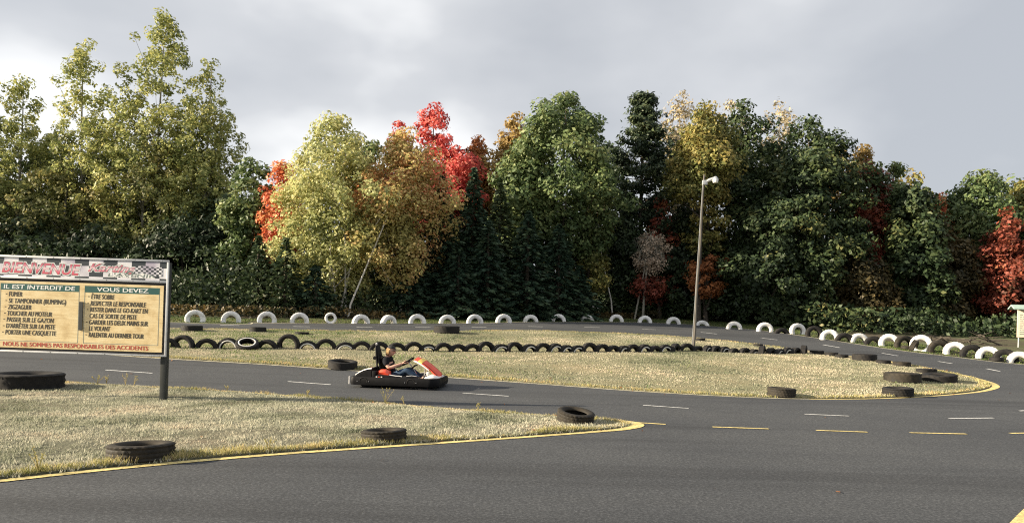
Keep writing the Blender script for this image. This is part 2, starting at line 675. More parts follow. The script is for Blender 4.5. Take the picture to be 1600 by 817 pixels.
WHITE = [((165, 578), (238, 583)), ((450, 596), (517, 601)), ((723, 614), (795, 619)), ((1005, 633), (1076, 638)), ((1257, 647), (1327, 650)),
         ((1483, 654), (1552, 653)), ((1593, 642), (1640, 639)),
         ((344, 508), (374, 508.5)), ((458, 510), (484, 510.5)), ((557, 511), (582, 511.5)), ((649, 511.3), (673, 511.5)), ((737, 511), (760, 511)),
         ((825, 510), (848, 510.5)), ((913, 511), (937, 511.7)), ((1003, 514), (1025, 515)), ((1095, 519), (1120, 521.8)), ((1190, 528), (1215, 531)),
         ((1286, 538.5), (1312, 543)), ((1378, 551.6), (1403, 555.8)), ((1466, 564.5), (1488, 568)), ((1542, 576), (1562, 580))]
for i, (a, b) in enumerate(WHITE):
    strip('lane_dash', [G(*a), G(*b)], 0.06 if i < 7 else 0.085, M['white_paint'])
YEL = [((985, 659.5), (1040, 663)), ((1113, 667), (1201, 670)), ((1275, 672.3), (1355, 675)), ((1422, 676), (1510, 678)), ((1578, 677), (1640, 676))]
for a, b in YEL:
    strip('lane_dash', [G(*a), G(*b)], 0.07, M['yellow_paint'])
strip('edge_line', [G(1570, 838), G(1590, 818), G(1604, 803), G(1650, 760)], 0.09, M['yellow_paint'])


# ------------------------------------------------------------------ grass blades
def blades(name, poly, count, hfun, mat, label, seed, mound, wid=0.012, region=None, pts=None):
    rs = np.random.RandomState(seed)
    if pts is None:
        x0, x1 = min(p.x for p in poly), max(p.x for p in poly)
        y0, y1 = min(p.y for p in poly), max(p.y for p in poly)
        xs, ys = [], []
        got = 0
        while got < count:
            x = rs.uniform(x0, x1, count); y = rs.uniform(y0, y1, count)
            keep = in_poly(x, y, poly)
            if region is not None:
                keep &= region(x, y, rs)
            xs.append(x[keep]); ys.append(y[keep]); got += keep.sum()
        x = np.concatenate(xs)[:count]; y = np.concatenate(ys)[:count]
    else:
        x, y = pts
    n = len(x)
    d = edge_dist(x, y, poly) if poly is not None else np.zeros(n)
    z = isl_z(x, y, poly, mound) if poly is not None else T(x, y) - 0.03
    h = hfun(x, y, d, rs)
    an = rs.uniform(0, 2 * np.pi, n)
    la_ = rs.uniform(0, 2 * np.pi, n)
    lean = rs.uniform(0.15, 0.9, n) * h
    wv = wid * rs.uniform(0.6, 1.4, n)
    c, s = np.cos(an) * wv, np.sin(an) * wv
    v = np.empty((n, 3, 3), dtype=np.float32)
    v[:, 0] = np.stack([x - c, y - s, z - 0.01], 1)
    v[:, 1] = np.stack([x + c, y + s, z - 0.01], 1)
    v[:, 2] = np.stack([x + np.cos(la_) * lean, y + np.sin(la_) * lean, z + h], 1)
    me = np_mesh(name, v.reshape(-1, 3), np.arange(n * 3).reshape(-1, 3))
    o = link(name, me, mat)
    return tag(o, label, 'grass', kind='stuff')


M['grass_dry'] = leaf_mat('grass_dry', [(0.05, (0.08, 0.095, 0.055)), (0.25, (0.24, 0.25, 0.17)), (0.45, (0.4, 0.4, 0.3)), (0.7, (0.53, 0.5, 0.39)), (0.95, (0.56, 0.46, 0.34))], 0.8, 0.42, 0.3, 0.8)
M['grass_edge'] = leaf_mat('grass_edge', [(0.05, (0.13, 0.14, 0.045)), (0.35, (0.34, 0.32, 0.12)), (0.65, (0.55, 0.46, 0.23)), (0.95, (0.6, 0.4, 0.22))], 1.3, 0.5, 0.35, 0.8)
M['grass_mid'] = leaf_mat('grass_mid', [(0.05, (0.07, 0.09, 0.05)), (0.28, (0.19, 0.205, 0.135)), (0.5, (0.34, 0.33, 0.235)), (0.7, (0.52, 0.46, 0.34)), (0.95, (0.58, 0.49, 0.36))], 0.3, 0.36, 0.3, 0.8)
M['grass_fresh'] = leaf_mat('grass_fresh', [(0.05, (0.06, 0.1, 0.03)), (0.5, (0.13, 0.19, 0.06)), (0.95, (0.26, 0.28, 0.11))], 0.6, 0.5, 0.3, 0.8)
M['grass_green'] = leaf_mat('grass_green', [(0.05, (0.03, 0.06, 0.015)), (0.5, (0.08, 0.12, 0.03)), (0.95, (0.2, 0.2, 0.07))], 0.6, 0.5, 0.3, 0.8)


def h_near(x, y, d, rs):
    cl = vnoise(x, y, 6.5, 21) * 0.6 + vnoise(x, y, 14, 22) * 0.4
    return (0.010 + 0.095 * np.clip(cl - 0.34, 0, 1)) * rs.uniform(0.5, 1.2, len(x))


VIS_A = [p for p in A_poly if p.x > -13]
rt_ = np.random.RandomState(52)
tx_, ty_ = rt_.uniform(-13, 3, 60000), rt_.uniform(5.5, 15, 60000)
kt_ = in_poly(tx_, ty_, VIS_A)
tx_, ty_ = tx_[kt_], ty_[kt_]
kt_ = vnoise(tx_, ty_, 1.7, 61) * 0.6 + vnoise(tx_, ty_, 5, 62) * 0.4 > rt_.uniform(0.12, 0.5, len(tx_))
tx_, ty_ = tx_[kt_], ty_[kt_]
nbl = max(6, int(190000 / max(1, len(tx_))))
ti_ = np.repeat(np.arange(len(tx_)), nbl)
ang_ = rt_.uniform(0, 6.28, len(ti_)); rad_ = 0.045 * np.sqrt(rt_.uniform(0, 1, len(ti_))) * rt_.uniform(0.6, 1.5, len(tx_))[ti_]
htuft = rt_.uniform(0.010, 0.036, len(tx_))[ti_]
TUFT = (tx_[ti_] + 1.6 * rad_ * np.cos(ang_), ty_[ti_] + 0.8 * rad_ * np.sin(ang_))
blades('grass', VIS_A, 0, lambda x, y, d, rs: htuft * rs.uniform(0.5, 1.25, len(x)), M['grass_dry'], 'pale dry grass tufts standing on the front island', 16, 0.008, 0.007, pts=TUFT)
blades('grass', VIS_A, 90000, h_near, M['grass_dry'], 'short dry mottled grass covering the front island', 11, 0.008, 0.010)


def edge_region(x, y, rs):
    d = edge_dist(x, y, VIS_A)
    fr = np.array([1.0] * len(x))
    near_front = (y < 10.6 + 0.0 * x)
    lim = np.where(near_front, 0.5 * vnoise(x, y, 1.1, 31), 0.25 * vnoise(x, y, 1.5, 35))
    return d < lim * rs.uniform(0.3, 1, len(x))


blades('grass', VIS_A, 20000, lambda x, y, d, rs: (0.02 + 0.065 * vnoise(x, y, 2.5, 33) ** 1.6) * rs.uniform(0.4, 1.25, len(x)), M['grass_edge'],
       'taller yellow grass fringe along the front island edge', 12, 0.008, 0.007, edge_region)
VIS_B = [p for p in B_poly]


def h_mid(x, y, d, rs):
    return (0.012 + 0.035 * vnoise(x, y, 3.5, 23)) * rs.uniform(0.5, 1.2, len(x))


blades('grass', VIS_B, 230000, h_mid, M['grass_mid'], 'worn tan and green grass covering the middle island', 13, 0.015, 0.016)
blades('grass', VIS_B, 16000, lambda x, y, d, rs: (0.025 + 0.05 * vnoise(x, y, 2.5, 34)) * rs.uniform(0.4, 1.2, len(x)), M['grass_edge'],
       'pale dry grass fringe round the middle island edge', 14, 0.015, 0.012, lambda x, y, rs: edge_dist(x, y, VIS_B) < 0.3 * rs.uniform(0.2, 1, len(x)))
blades('grass', VIS_B, 26000, lambda x, y, d, rs: (0.02 + 0.045 * vnoise(x, y, 2.0, 36)) * rs.uniform(0.5, 1.2, len(x)), M['grass_fresh'],
       'greener grass on the left half of the middle island', 17, 0.015, 0.014,
       lambda x, y, rs: (x > -12) & (rs.uniform(0, 1, len(x)) < np.clip((1.0 - x) / 6, 0.06, 1) * np.clip(1.7 * vnoise(x, y, 0.7, 37) - 0.25, 0, 1)))
# verge beyond the far loop
verge_out = [Vector((p.x * 1.03 + (1.2 if p.x > 8 else 0), p.y + 3.4 + (2.0 if p.x > 8 else 0), 0)) for p in far_curve if -30 < p.x < 24]
verge_in = [Vector((p.x, p.y + 0.05, 0)) for p in far_curve if -30 < p.x < 24]
verge_poly = verge_in + verge_out[::-1]
rs_ = np.random.RandomState(44)
vx = rs_.uniform(-30, 26, 260000); vy = rs_.uniform(18, 48, 260000)
kp = in_poly(vx, vy, verge_poly)
blades('grass', None, 0, lambda x, y, d, rs: 0.03 + 0.06 * rs.uniform(0, 1, len(x)) * vnoise(x, y, 1.3, 9), M['grass_green'],
       'green grass verge behind the far tyre arches', 15, 0, 0.02, pts=(vx[kp], vy[kp]))


# ------------------------------------------------------------------ tyres
def mat_rubber(name, base, dust, dustamt):
    mt, n, b = new_mat(name)
    t = noise(n, 7, 5, 0.65)
    t2 = noise(n, 60, 3, 0.6)
    r = ramp(n, [(0.35, base), (0.75, tuple(a + (d - a) * dustamt for a, d in zip(base, dust)))])
    n.links.new(t.outputs['Fac'], r.inputs['Fac'])
    n.links.new(r.outputs['Color'], b.inputs['Base Color'])
    rr = ramp(n, [(0.3, (0.62, 0.62, 0.62)), (0.7, (0.9, 0.9, 0.9))])
    n.links.new(t.outputs['Fac'], rr.inputs['Fac'])
    n.links.new(rr.outputs['Color'], b.inputs['Roughness'])
    b.inputs['Specular IOR Level'].default_value = 0.25
    bump(n, b, t2.outputs['Fac'], 0.3, 0.003)
    return mt


M['rubber'] = mat_rubber('rubber', (0.008, 0.008, 0.009), (0.05, 0.044, 0.036), 0.5)
M['rubber_dusty'] = mat_rubber('rubber_dusty', (0.012, 0.011, 0.0095), (0.08, 0.066, 0.047), 0.55)


def mat_white_tyre():
    mt, n, b = new_mat('white_tyre_paint')
    t = noise(n, 5, 6, 0.7)
    r = ramp(n, [(0.3, (0.26, 0.24, 0.2)), (0.4, (0.6, 0.59, 0.55)), (0.52, (0.8, 0.79, 0.77))])
    n.links.new(t.outputs['Fac'], r.inputs['Fac'])
    n.links.new(r.outputs['Color'], b.inputs['Base Color'])
    b.inputs['Roughness'].default_value = 0.55
    bump(n, b, noise(n, 26, 4).outputs['Fac'], 0.35, 0.006)
    return mt


M['white_tyre'] = mat_white_tyre()
M['whitewall'] = plain('whitewall', (0.6, 0.59, 0.55), 0.6, var=0.25, scale=12)


def tyre_mesh(name, ro, ri, wd, seg=56, lug=0.012, rows=5, notch=3, dent=0.0):
    """hollow tyre round the local Y axis: sidewalls, beads, open inside, lugged tread"""
    hw = wd / 2
    sh = ro - ri
    outer = [(ri, -hw * 0.62), (ri + sh * 0.10, -hw * 0.80), (ri + sh * 0.30, -hw * 0.97), (ri + sh * 0.55, -hw), (ri + sh * 0.80, -hw * 0.95), (ro - sh * 0.06, -hw * 0.86)]
    tr = [(ro, -hw * 0.78 + hw * 1.56 * i / (rows - 1)) for i in range(rows)]
    inner = [(ri, hw * 0.50), (ri + sh * 0.35, hw * 0.84), (ri + sh * 0.8, hw * 0.78), (ro - sh * 0.16, hw * 0.5), (ro - sh * 0.16, -hw * 0.5), (ri + sh * 0.8, -hw * 0.78),
             (ri + sh * 0.35, -hw * 0.84), (ri, -hw * 0.50)]
    prof = outer + tr + [(r, -y) for r, y in reversed(outer)] + inner
    k = len(prof)
    t0 = len(outer)
    vs = np.zeros((seg, k, 3))
    for j in range(seg):
        an = 2 * math.pi * j / seg
        for i, (r, y) in enumerate(prof):
            if t0 <= i < t0 + rows:
                row = i - t0
                # grooves: every other row stands back, and lateral notches stagger from row to row
                if row % 2 == 1: r = r - lug * 0.9
                elif ((j + row) % notch) == 0: r = r - lug
            elif (i in (t0 - 1, t0 + rows)) and (j % notch) == 0:
                r = r - lug * 0.8
            vs[j, i] = (r * math.cos(an), y, r * math.sin(an))
            if dent:
                vs[j, i, 2] *= 1 - dent * (0.5 + 0.5 * math.cos(an - 0.6))
    fs = [(j * k + i, j * k + (i + 1) % k, ((j + 1) % seg) * k + (i + 1) % k, ((j + 1) % seg) * k + i) for j in range(seg) for i in range(k)]
    me = np_mesh(name, vs.reshape(-1, 3), fs, smooth=True)
    try:
        me.set_sharp_from_angle(angle=R(38))
    except Exception:
        pass
    return me


def ring_mesh(name, r0, r1, y):
    mb = MB()
    n = 48
    vs, fs = [], []
    for j in range(n):
        a = 2 * math.pi * j / n
        for r, yy in ((r0, y + 0.004), (r0, y), (r1, y), (r1, y + 0.004)):
            vs.append((r * math.cos(a), yy, r * math.sin(a)))
    for j in range(n):
        for i in range(3):
            fs.append((j * 4 + i, j * 4 + i + 1, ((j + 1) % n) * 4 + i + 1, ((j + 1) % n) * 4 + i))
    return np_mesh(name, vs, fs, smooth=True)


TY = {}
for key, args in {'truck': (0.40, 0.205, 0.235, 64, 0.012, 5, 3), 'car': (0.32, 0.195, 0.19, 56, 0.008, 7, 3), 'lowcar': (0.31, 0.19, 0.2, 84, 0.014, 7, 3),
                  'tractor': (0.60, 0.36, 0.33, 80, 0.022, 5, 4), 'offroad': (0.40, 0.215, 0.25, 54, 0.03, 5, 3)}.items():
    TY[key] = args


def get_tyre(key, mat):
    nm = 'tyre_' + key + '_' + mat
    me = bpy.data.meshes.get(nm)
    if me is None:
        me = tyre_mesh(nm, *TY[key])
        me.materials.append(M[mat])
    return me


def arch_tyre(key, mat, px, base, top, yaw, label, group, whitewall=False, tilt=0.0):
    g = G(px, base)
    s = FPX / g.y
    ro = TY[key][0]
    hgt = (base - top) / s
    ro_t = max(ro, hgt / 1.9)
    sc_ = ro_t / ro
    o = link('tyre', get_tyre(key, mat))
    o.location = (g.x, g.y, g.z + hgt - ro_t)
    o.rotation_euler = (tilt + random.uniform(-0.09, 0.09), random.uniform(-0.05, 0.05), R(yaw + random.uniform(-5, 5)))
    o.scale = (sc_,) * 3
    tag(o, label, 'tyre', group)
    if whitewall:
        nm = 'whitewall_ring_' + key
        me = bpy.data.meshes.get(nm)
        if me is None:
            me = ring_mesh(nm, TY[key][1] + 0.012, TY[key][1] + 0.047, -TY[key][2] * 0.5 - 0.003)
            me.materials.append(M['whitewall'])
        link('whitewall_ring', me, None, o)
    # spin the tread pattern a little so that no two tyres sit alike
    o.rotation_euler.rotate_axis('Y', random.uniform(0, 6.28)) if not tilt else None
    return o


# white and dark arches along the outside of the far loop: (px, base, top, yaw, colour, kind)
FAR_T = [(305, 502, 484, 12, 'w'), (361, 502.5, 486, 24, 'w'), (417, 503, 486.5, 22, 'w'), (468, 504, 488, 16, 'w'), (516.5, 505, 487, 8, 'full'), (564, 505, 491, 34, 'w'),
         (607, 505, 492, 44, 'w'), (652, 505, 490.5, 22, 'w'), (699, 505, 491.5, 14, 'w'), (742, 505, 491, 22, 'w'), (787, 504, 490.5, 20, 'w'), (829, 502.5, 491.5, 14, 'w'),
         (872.5, 501.5, 490.5, 6, 'w'), (917.5, 500.5, 492, 10, 'w'), (963, 502, 491, 4, 'w'), (1007.5, 504, 493, 8, 'w'), (1052, 506, 495, 6, 'w'), (1097, 508.5, 500.5, -6, 'w'),
         (1147, 514, 502, 6, 'w'), (1195, 518, 503.5, -4, 'w'), (1221.5, 521, 512, 10, 'b'), (1246, 521, 505, 16, 'w'), (1272, 526, 509, 0, 'b'), (1296, 531, 514.5, -8, 'w'),
         (1319, 533, 520, 0, 'b'), (1342, 534, 520.5, -4, 'w'), (1365, 538, 525, 0, 'b'), (1389, 540, 521.5, -6, 'w'), (1413, 542.5, 524, 0, 'd'), (1439, 547, 523, -22, 'w'),
         (1467, 550, 531, -6, 'd'), (1492, 552.5, 534, -10, 'w'), (1518.5, 557, 538, -6, 'b'), (1544, 559.5, 541, -12, 'w'), (1570.5, 564, 545, -10, 'b'), (1593, 566, 549, -12, 'w')]
nw = nb_ = 0
for px, base, top, yaw, c in FAR_T:
    if c == 'full':
        nw += 1
        g = G(px, base)
        hgt = (base - top) / (FPX / g.y)
        o = link('tyre', get_tyre('offroad', 'white_tyre'))
        s_ = hgt / 0.8 * 1.02
        o.scale = (s_,) * 3
        o.location = (g.x, g.y, g.z + 0.4 * s_ - 0.04)
        o.rotation_euler = (R(-4), 0.3, R(yaw))
        tag(o, 'white tyre standing up as a whole ring beside the far track', 'tyre', 'tyre arches outside the far track')
    elif c == 'w':
        nw += 1
        nm = 'white painted tyre arch across the far track, %s white one from the sign' % ordinal(nw)
        arch_tyre('truck', 'white_tyre', px, base, top, yaw, nm, 'tyre arches outside the far track')
    else:
        nb_ += 1
        nm = '%s tyre arch between white arches at far right, %s dark one from the pole' % ('brown dusty' if c == 'd' else 'black', ordinal(nb_))
        arch_tyre('truck', 'rubber_dusty' if c == 'd' else 'rubber', px, base, top, yaw, nm, 'tyre arches outside the far track')

# the dark row set into the middle island: (px, base, top, yaw, whitewall)
ROW = [(263, 545, 528, 5, 0), (285.7, 545.5, 523, 4, 0), (322.8, 546, 528.5, 6, 0), (357, 546, 527.5, 5, 1), (417, 546, 530, 0, 0), (450.7, 546, 521.5, 4, 0), (481, 546.5, 532, 6, 1),
       (509, 547, 529, 6, 0), (539.5, 547.5, 534, 12, 1), (565, 548, 532.5, 10, 0), (593, 549, 533.5, 14, 0), (619.7, 549.5, 535, 10, 0), (646.5, 550, 533.5, 18, 0), (669, 550, 537, 20, 1),
       (693, 550.5, 535, 22, 0), (716, 550.5, 537, 22, 0), (738, 550.5, 536.6, 26, 0), (759, 550.5, 533, 28, 0), (783, 551, 537, 22, 1), (804, 551, 534, 30, 0), (827.5, 551, 537, 30, 1),
       (848.7, 551, 535.5, 30, 0), (867.4, 551, 536, 34, 1), (885, 551, 538.5, 36, 1), (902.5, 551, 539, 36, 1), (921, 551, 535, 34, 0), (941, 551, 537, 32, 0), (958, 551, 539, 38, 0),
       (974, 551, 539.5, 42, 1), (989, 551, 537.5, 38, 0), (1006.6, 551, 537.5, 36, 1), (1023, 551, 539.5, 44, 0), (1039.4, 550.5, 538, 30, 1), (1055, 550, 536, 52, 0), (1073, 549.5, 536, 20, 0),
       (1090, 549.5, 540, 34, 0), (1105.4, 550, 539, 42, 1), (1118.5, 550.5, 539.5, 40, 0), (1132.4, 551, 541, 44, 1), (1147, 552, 543.5, 40, 0), (1164, 552.5, 543, 36, 0), (1178, 553, 545, 40, 1),
       (1191, 553.5, 539.5, 58, 0), (1205, 553.5, 543, 44, 0), (1218, 553.5, 544.5, 42, 1), (1230, 553.5, 542.5, 44, 1), (1243, 553.5, 542.5, 48, 0), (1255.5, 553.5, 539, 66, 0)]
for i, (px, base, top, yaw, ww) in enumerate(ROW):
    nm = 'half-buried black tyre%s in the middle island row, %s from the welcome sign' % (' with white ring' if ww else '', ordinal(i + 1 if px < 380 else i + 2))
    arch_tyre('car', 'rubber', px, base, top, yaw, nm, 'half-buried tyre row on the middle island', bool(ww))
# the leaning one with a white rim, third gap of the row
g = G(386, 547)
o = link('tyre', get_tyre('car', 'rubber'))
o.location = (g.x, g.y, g.z + 0.15)
o.rotation_euler = (R(-62), R(8), R(0))
tag(o, 'tilted black tyre with white rim ring leaning back in the island row', 'tyre', 'half-buried tyre row on the middle island')
link('whitewall_ring', bpy.data.meshes['whitewall_ring_car'], None, o)


def flat_tyre(key, mat, xl, xr, bottom, label, group=None, tilt=(0, 0), rz=None, zoff=0.0, squash=1.0):
    """a tyre lying on its side: its front edge meets the ground at the bottom pixel row"""
    cx = (xl + xr) / 2
    g = G(cx, bottom + max(0, bottom - 505) * 0.026)
    rad = (xr - xl) / 2 * (g.y + 0.1) / FPX
    k = rad / TY[key][0]
    g = Vector((g.x, g.y, 0)) * ((g.y + rad) / g.y)
    o = link('tyre', get_tyre(key, mat))
    wd = TY[key][2] * k * squash
    o.scale = (k, k * squash, k)
    o.location = (g.x, g.y, float(T(g.x, g.y)) + wd / 2 + 0.005 + zoff)
    o.rotation_euler = (R(90) + R(tilt[0]), R(tilt[1]), random.uniform(0, 6.28) if rz is None else rz)
    if tilt[0] or tilt[1]:
        o.rotation_euler = (Matrix.Rotation(R(tilt[1]), 3, 'Y') @ Matrix.Rotation(R(tilt[0]), 3, 'X') @ Matrix.Rotation(R(90), 3, 'X')).to_euler()
    tag(o, label, 'tyre', group or 'tyres lying flat round the track')
    return o


flat_tyre('tractor', 'rubber', -14, 96, 611, 'huge black tyre lying flat on the grass under the sign', zoff=0.0, squash=0.85)
flat_tyre('lowcar', 'rubber_dusty', 169, 271, 721, 'black tyre lying in tall grass at the yellow line, nearest the camera', squash=0.80, tilt=(-2.5, -1.5), zoff=-0.01)
flat_tyre('lowcar', 'rubber_dusty', 563, 636, 690, 'dusty tyre lying on the front island between two other tyres', tilt=(-2, -3), zoff=-0.01, squash=0.82)
flat_tyre('lowcar', 'rubber_dusty', 869, 929, 662, 'lugged tyre lying tilted at the pointed tip of the front island', tilt=(9, 6), zoff=0.02, squash=0.95)
flat_tyre('car', 'rubber', 512, 558.5, 577, 'black tyre lying on green grass just behind the kart', tilt=(5, 3), squash=0.9)
flat_tyre('lowcar', 'rubber_dusty', 1199, 1243, 619, 'lone brownish tyre lying at the front edge of the middle island', tilt=(0, 2))
flat_tyre('lowcar', 'rubber', 1379.5, 1426, 618, 'tyre lying nearest the front edge by the rounded island tip', tilt=(1, -2), squash=0.9)
flat_tyre('truck', 'rubber_dusty', 1382, 1437, 598, 'wide tyre lying on dry grass, left of a pair near the island tip', squash=0.95)
flat_tyre('truck', 'rubber', 1441, 1493, 597.5, 'wide tyre lying on dry grass closest to the rounded island tip', tilt=(3, -3), squash=0.85)
flat_tyre('car', 'rubber', 1432, 1455, 582.5, 'small tyre lying in front of another behind the wide pair')
flat_tyre('car', 'rubber', 1443, 1463, 581.0, 'small tyre half hidden behind another by the island edge')
flat_tyre('car', 'rubber_dusty', 1396, 1422, 572.3, 'brownish flat tyre on the far edge behind the wide pair')
flat_tyre('car', 'rubber', 1369.5, 1391, 568.3, 'small black flat tyre between a big one and a brownish one')
flat_tyre('truck', 'rubber', 1332, 1369, 564, 'big black flat tyre in the line along the far edge')
flat_tyre('car', 'rubber', 1305, 1325, 559.3, 'low flat tyre just before the big one on the far edge')
flat_tyre('car', 'rubber', 1289, 1309, 556, 'middle of three low flat tyres past the end of the arch row')
flat_tyre('car', 'rubber', 1265.5, 1287, 553.5, 'flat tyre right beside the end of the arch row')
flat_tyre('truck', 'rubber', 283.5, 316, 519, 'flat tyre at the far island edge nearest the sign')
flat_tyre('car', 'rubber', 390, 415.5, 520, 'flat tyre at the far island edge, second from the sign', squash=1.1)
flat_tyre('car', 'rubber', 460.5, 483, 524.3, 'thin flat tyre on the grass behind the tallest row tyre', squash=0.75)
flat_tyre('truck', 'rubber', 677, 718.5, 522.5, 'large flat tyre at the far island edge behind the kart')
flat_tyre('car', 'rubber', 1086, 1102, 533.5, 'flat tyre at the far island edge just behind the lamp pole', squash=1.1)
flat_tyre('car', 'rubber', 1177, 1192, 541.5, 'flat tyre hidden behind the row on the far island edge')
flat_tyre('car', 'rubber', 1547, 1567, 563.5, 'small flat tyre lying before a black arch at the far right')
flat_tyre('car', 'rubber_dusty', 1408, 1425, 545.0, 'small flat tyre lying before the brown arch near the big white one')
g = G(1427, 547)
o = link('tyre', get_tyre('car', 'rubber_dusty'))
o.location = (g.x, g.y, g.z + 0.10)
o.rotation_euler = (R(20), 0, R(50))
tag(o, 'half-sunk brown tyre leaning against the big white arch', 'tyre', 'tyre arches outside the far track')

# ------------------------------------------------------------------ welcome sign
M['sign_steel'] = plain('sign_steel', (0.52, 0.53, 0.54), 0.5, 0.3, 0.15, 6)
M['sign_post'] = plain('sign_post', (0.02, 0.024, 0.024), 0.55, var=0.3)
M['sign_black'] = plain('sign_black', (0.012, 0.012, 0.014), 0.6)
M['sign_green'] = plain('sign_green', (0.008, 0.085, 0.075), 0.5)
M['ink'] = plain('ink', (0.014, 0.012, 0.01), 0.6)
M['ink_red'] = plain('ink_red', (0.42, 0.045, 0.03), 0.6)
M['ink_white'] = plain('ink_white', (0.8, 0.8, 0.76), 0.6, var=0.05)
M['ink_grey'] = plain('ink_grey', (0.16, 0.2, 0.19), 0.6)
M['screw'] = plain('screw', (0.2, 0.2, 0.2), 0.4, 0.8)


def mat_parchment():
    mt, n, b = new_mat('parchment')
    t = noise(n, 5, 6, 0.65)
    r = ramp(n, [(0.25, (0.56, 0.4, 0.18)), (0.5, (0.78, 0.62, 0.34)), (0.75, (0.85, 0.73, 0.45))])
    n.links.new(t.outputs['Fac'], r.inputs['Fac'])
    fib = noise(n, 14, 3, 0.6, stretch=(0.3, 1, 4))
    r2 = ramp(n, [(0.3, (0.8, 0.76, 0.68)), (0.6, (1, 1, 1))])
    n.links.new(fib.outputs['Fac'], r2.inputs['Fac'])
    n.links.new(mixc(n, r.outputs['Color'], r2.outputs['Color'], 1.0, 'MULTIPLY'), b.inputs['Base Color'])
    b.inputs['Roughness'].default_value = 0.6
    return mt


def mat_chequer(sx, sz, name='chequer_print'):
    mt, n, b = new_mat(name)
    c = n.nodes.new('ShaderNodeTexCoord')
    mpn = n.nodes.new('ShaderNodeMapping')
    mpn.inputs['Scale'].default_value = (1 / sx, 0, 1 / sz)
    mpn.inputs['Location'].default_value = (0.08, 0.5, 0.02)
    n.links.new(c.outputs['Object'], mpn.inputs['Vector'])
    ck = n.nodes.new('ShaderNodeTexChecker')
    ck.inputs['Scale'].default_value = 1
    wob = noise(n, 1.6, 1)
    add = n.nodes.new('ShaderNodeMix')
    add.data_type = 'VECTOR'
    add.inputs['Factor'].default_value = 0.0 if sx < 0.1 else 0.16
    n.links.new(mpn.outputs['Vector'], add.inputs['A'])
    n.links.new(wob.outputs['Color'], add.inputs['B'])
    n.links.new(add.outputs['Result'], ck.inputs['Vector'])
    tint = noise(n, 2.4, 2)
    r = ramp(n, [(0.35, (0.42, 0.38, 0.46)), (0.55, (0.74, 0.73, 0.75))])
    n.links.new(tint.outputs['Fac'], r.inputs['Fac'])
    ck.inputs['Color1'].default_value = (0.022, 0.033, 0.042, 1)
    n.links.new(r.outputs['Color'], ck.inputs['Color2'])
    n.links.new(ck.outputs['Color'], b.inputs['Base Color'])
    b.inputs['Roughness'].default_value = 0.45
    return mt


def mat_pink():
    mt, n, b = new_mat('pink_print')
    c = n.nodes.new('ShaderNodeTexCoord')
    sp = n.nodes.new('ShaderNodeSeparateXYZ')
    n.links.new(c.outputs['Generated'], sp.inputs['Vector'])
    r = ramp(n, [(0.0, (0.62, 0.05, 0.09)), (0.3, (0.68, 0.16, 0.22)), (0.55, (0.8, 0.62, 0.64)), (0.75, (0.62, 0.2, 0.27)), (1.0, (0.5, 0.05, 0.1))])
    n.links.new(sp.outputs['Y'], r.inputs['Fac'])
    n.links.new(r.outputs['Color'], b.inputs['Base Color'])
    b.inputs['Roughness'].default_value = 0.45
    return mt


M['parchment'] = mat_parchment()
M['chequer'] = mat_chequer(0.205, 0.155)
M['chequer_small'] = mat_chequer(0.045, 0.035, 'flag_print')
M['pink'] = mat_pink()

SW, SH, STOP = 3.05, 1.70, 2.53
pr = G(252, 628)
sign = empty('welcome_sign', (0, 0, 0))
srz = R(-0.5)
su = Vector((math.cos(srz), math.sin(srz), 0))
s_origin = Vector((pr.x, pr.y, 0)) - su * 2.97
SSC = 0.90
s_origin = Vector((pr.x, pr.y, pr.z)) - su * 2.97 * SSC * 1.03
sign.location = s_origin
sign.scale = (SSC * 1.03, SSC, SSC)
sign.rotation_euler = (0, R(0.5), srz)
tag(sign, 'welcome board with French rules and chequered header on dark posts, on the front island', 'sign')
# local frame: x along the board, -y towards the viewer, z up
MB().box(2.925, 3.03, 0.01, 0.11, -0.3, STOP - 0.04).build('post', M['sign_post'], sign, bevel=0.006)
MB().box(-0.04, 0.05, 0.01, 0.11, -0.3, STOP - 0.04).build('post', M['sign_post'], sign, bevel=0.006)
MB().box(0.02, SW - 0.02, -0.03, 0.008, STOP - SH + 0.02, STOP - 0.02).build('backing_board', M['sign_black'], sign)
fr = 0.036
for x0, x1, z0, z1 in ((0, SW, STOP - fr, STOP), (0, SW, STOP - SH, STOP - SH + fr * 0.8), (0, fr, STOP - SH + fr * 0.8, STOP - fr), (SW - fr, SW, STOP - SH + fr * 0.8, STOP - fr),
                       (fr, SW - fr, STOP - 0.405, STOP - 0.365)):
    p = MB().box(x0, x1, -0.055, -0.0305, z0, z1).build('frame_rail', M['sign_steel'], sign, bevel=0.004)
    if x1 - x0 > 1:
        for i in range(7):
            xx = x0 + 0.12 + (x1 - x0 - 0.24) * i / 6
            sm = MB().lathe([(0.0, -0.058), (0.008, -0.057), (0.010, -0.0551)], 10, 'y')
            so = sm.build('screw', M['screw'], p)
            so.location = (xx, 0, (z0 + z1) / 2)
hp = MB().box(fr + .002, SW - fr - .002, -0.0405, -0.0305, STOP - 0.363, STOP - fr - .002).build('header_panel', M['chequer'], sign)
rp_ = MB().box(0.09, SW - 0.085, -0.042, -0.0305, STOP - 1.625, STOP - 0.45).build('rules_panel', M['parchment'], sign)
YF = -0.0425


def bar(name, u0, u1, v0, v1, mat, parent, y=YF, th=0.0006):
    return MB().box(u0, u1, y - th, y, STOP - v1, STOP - v0).build(name, mat, parent)


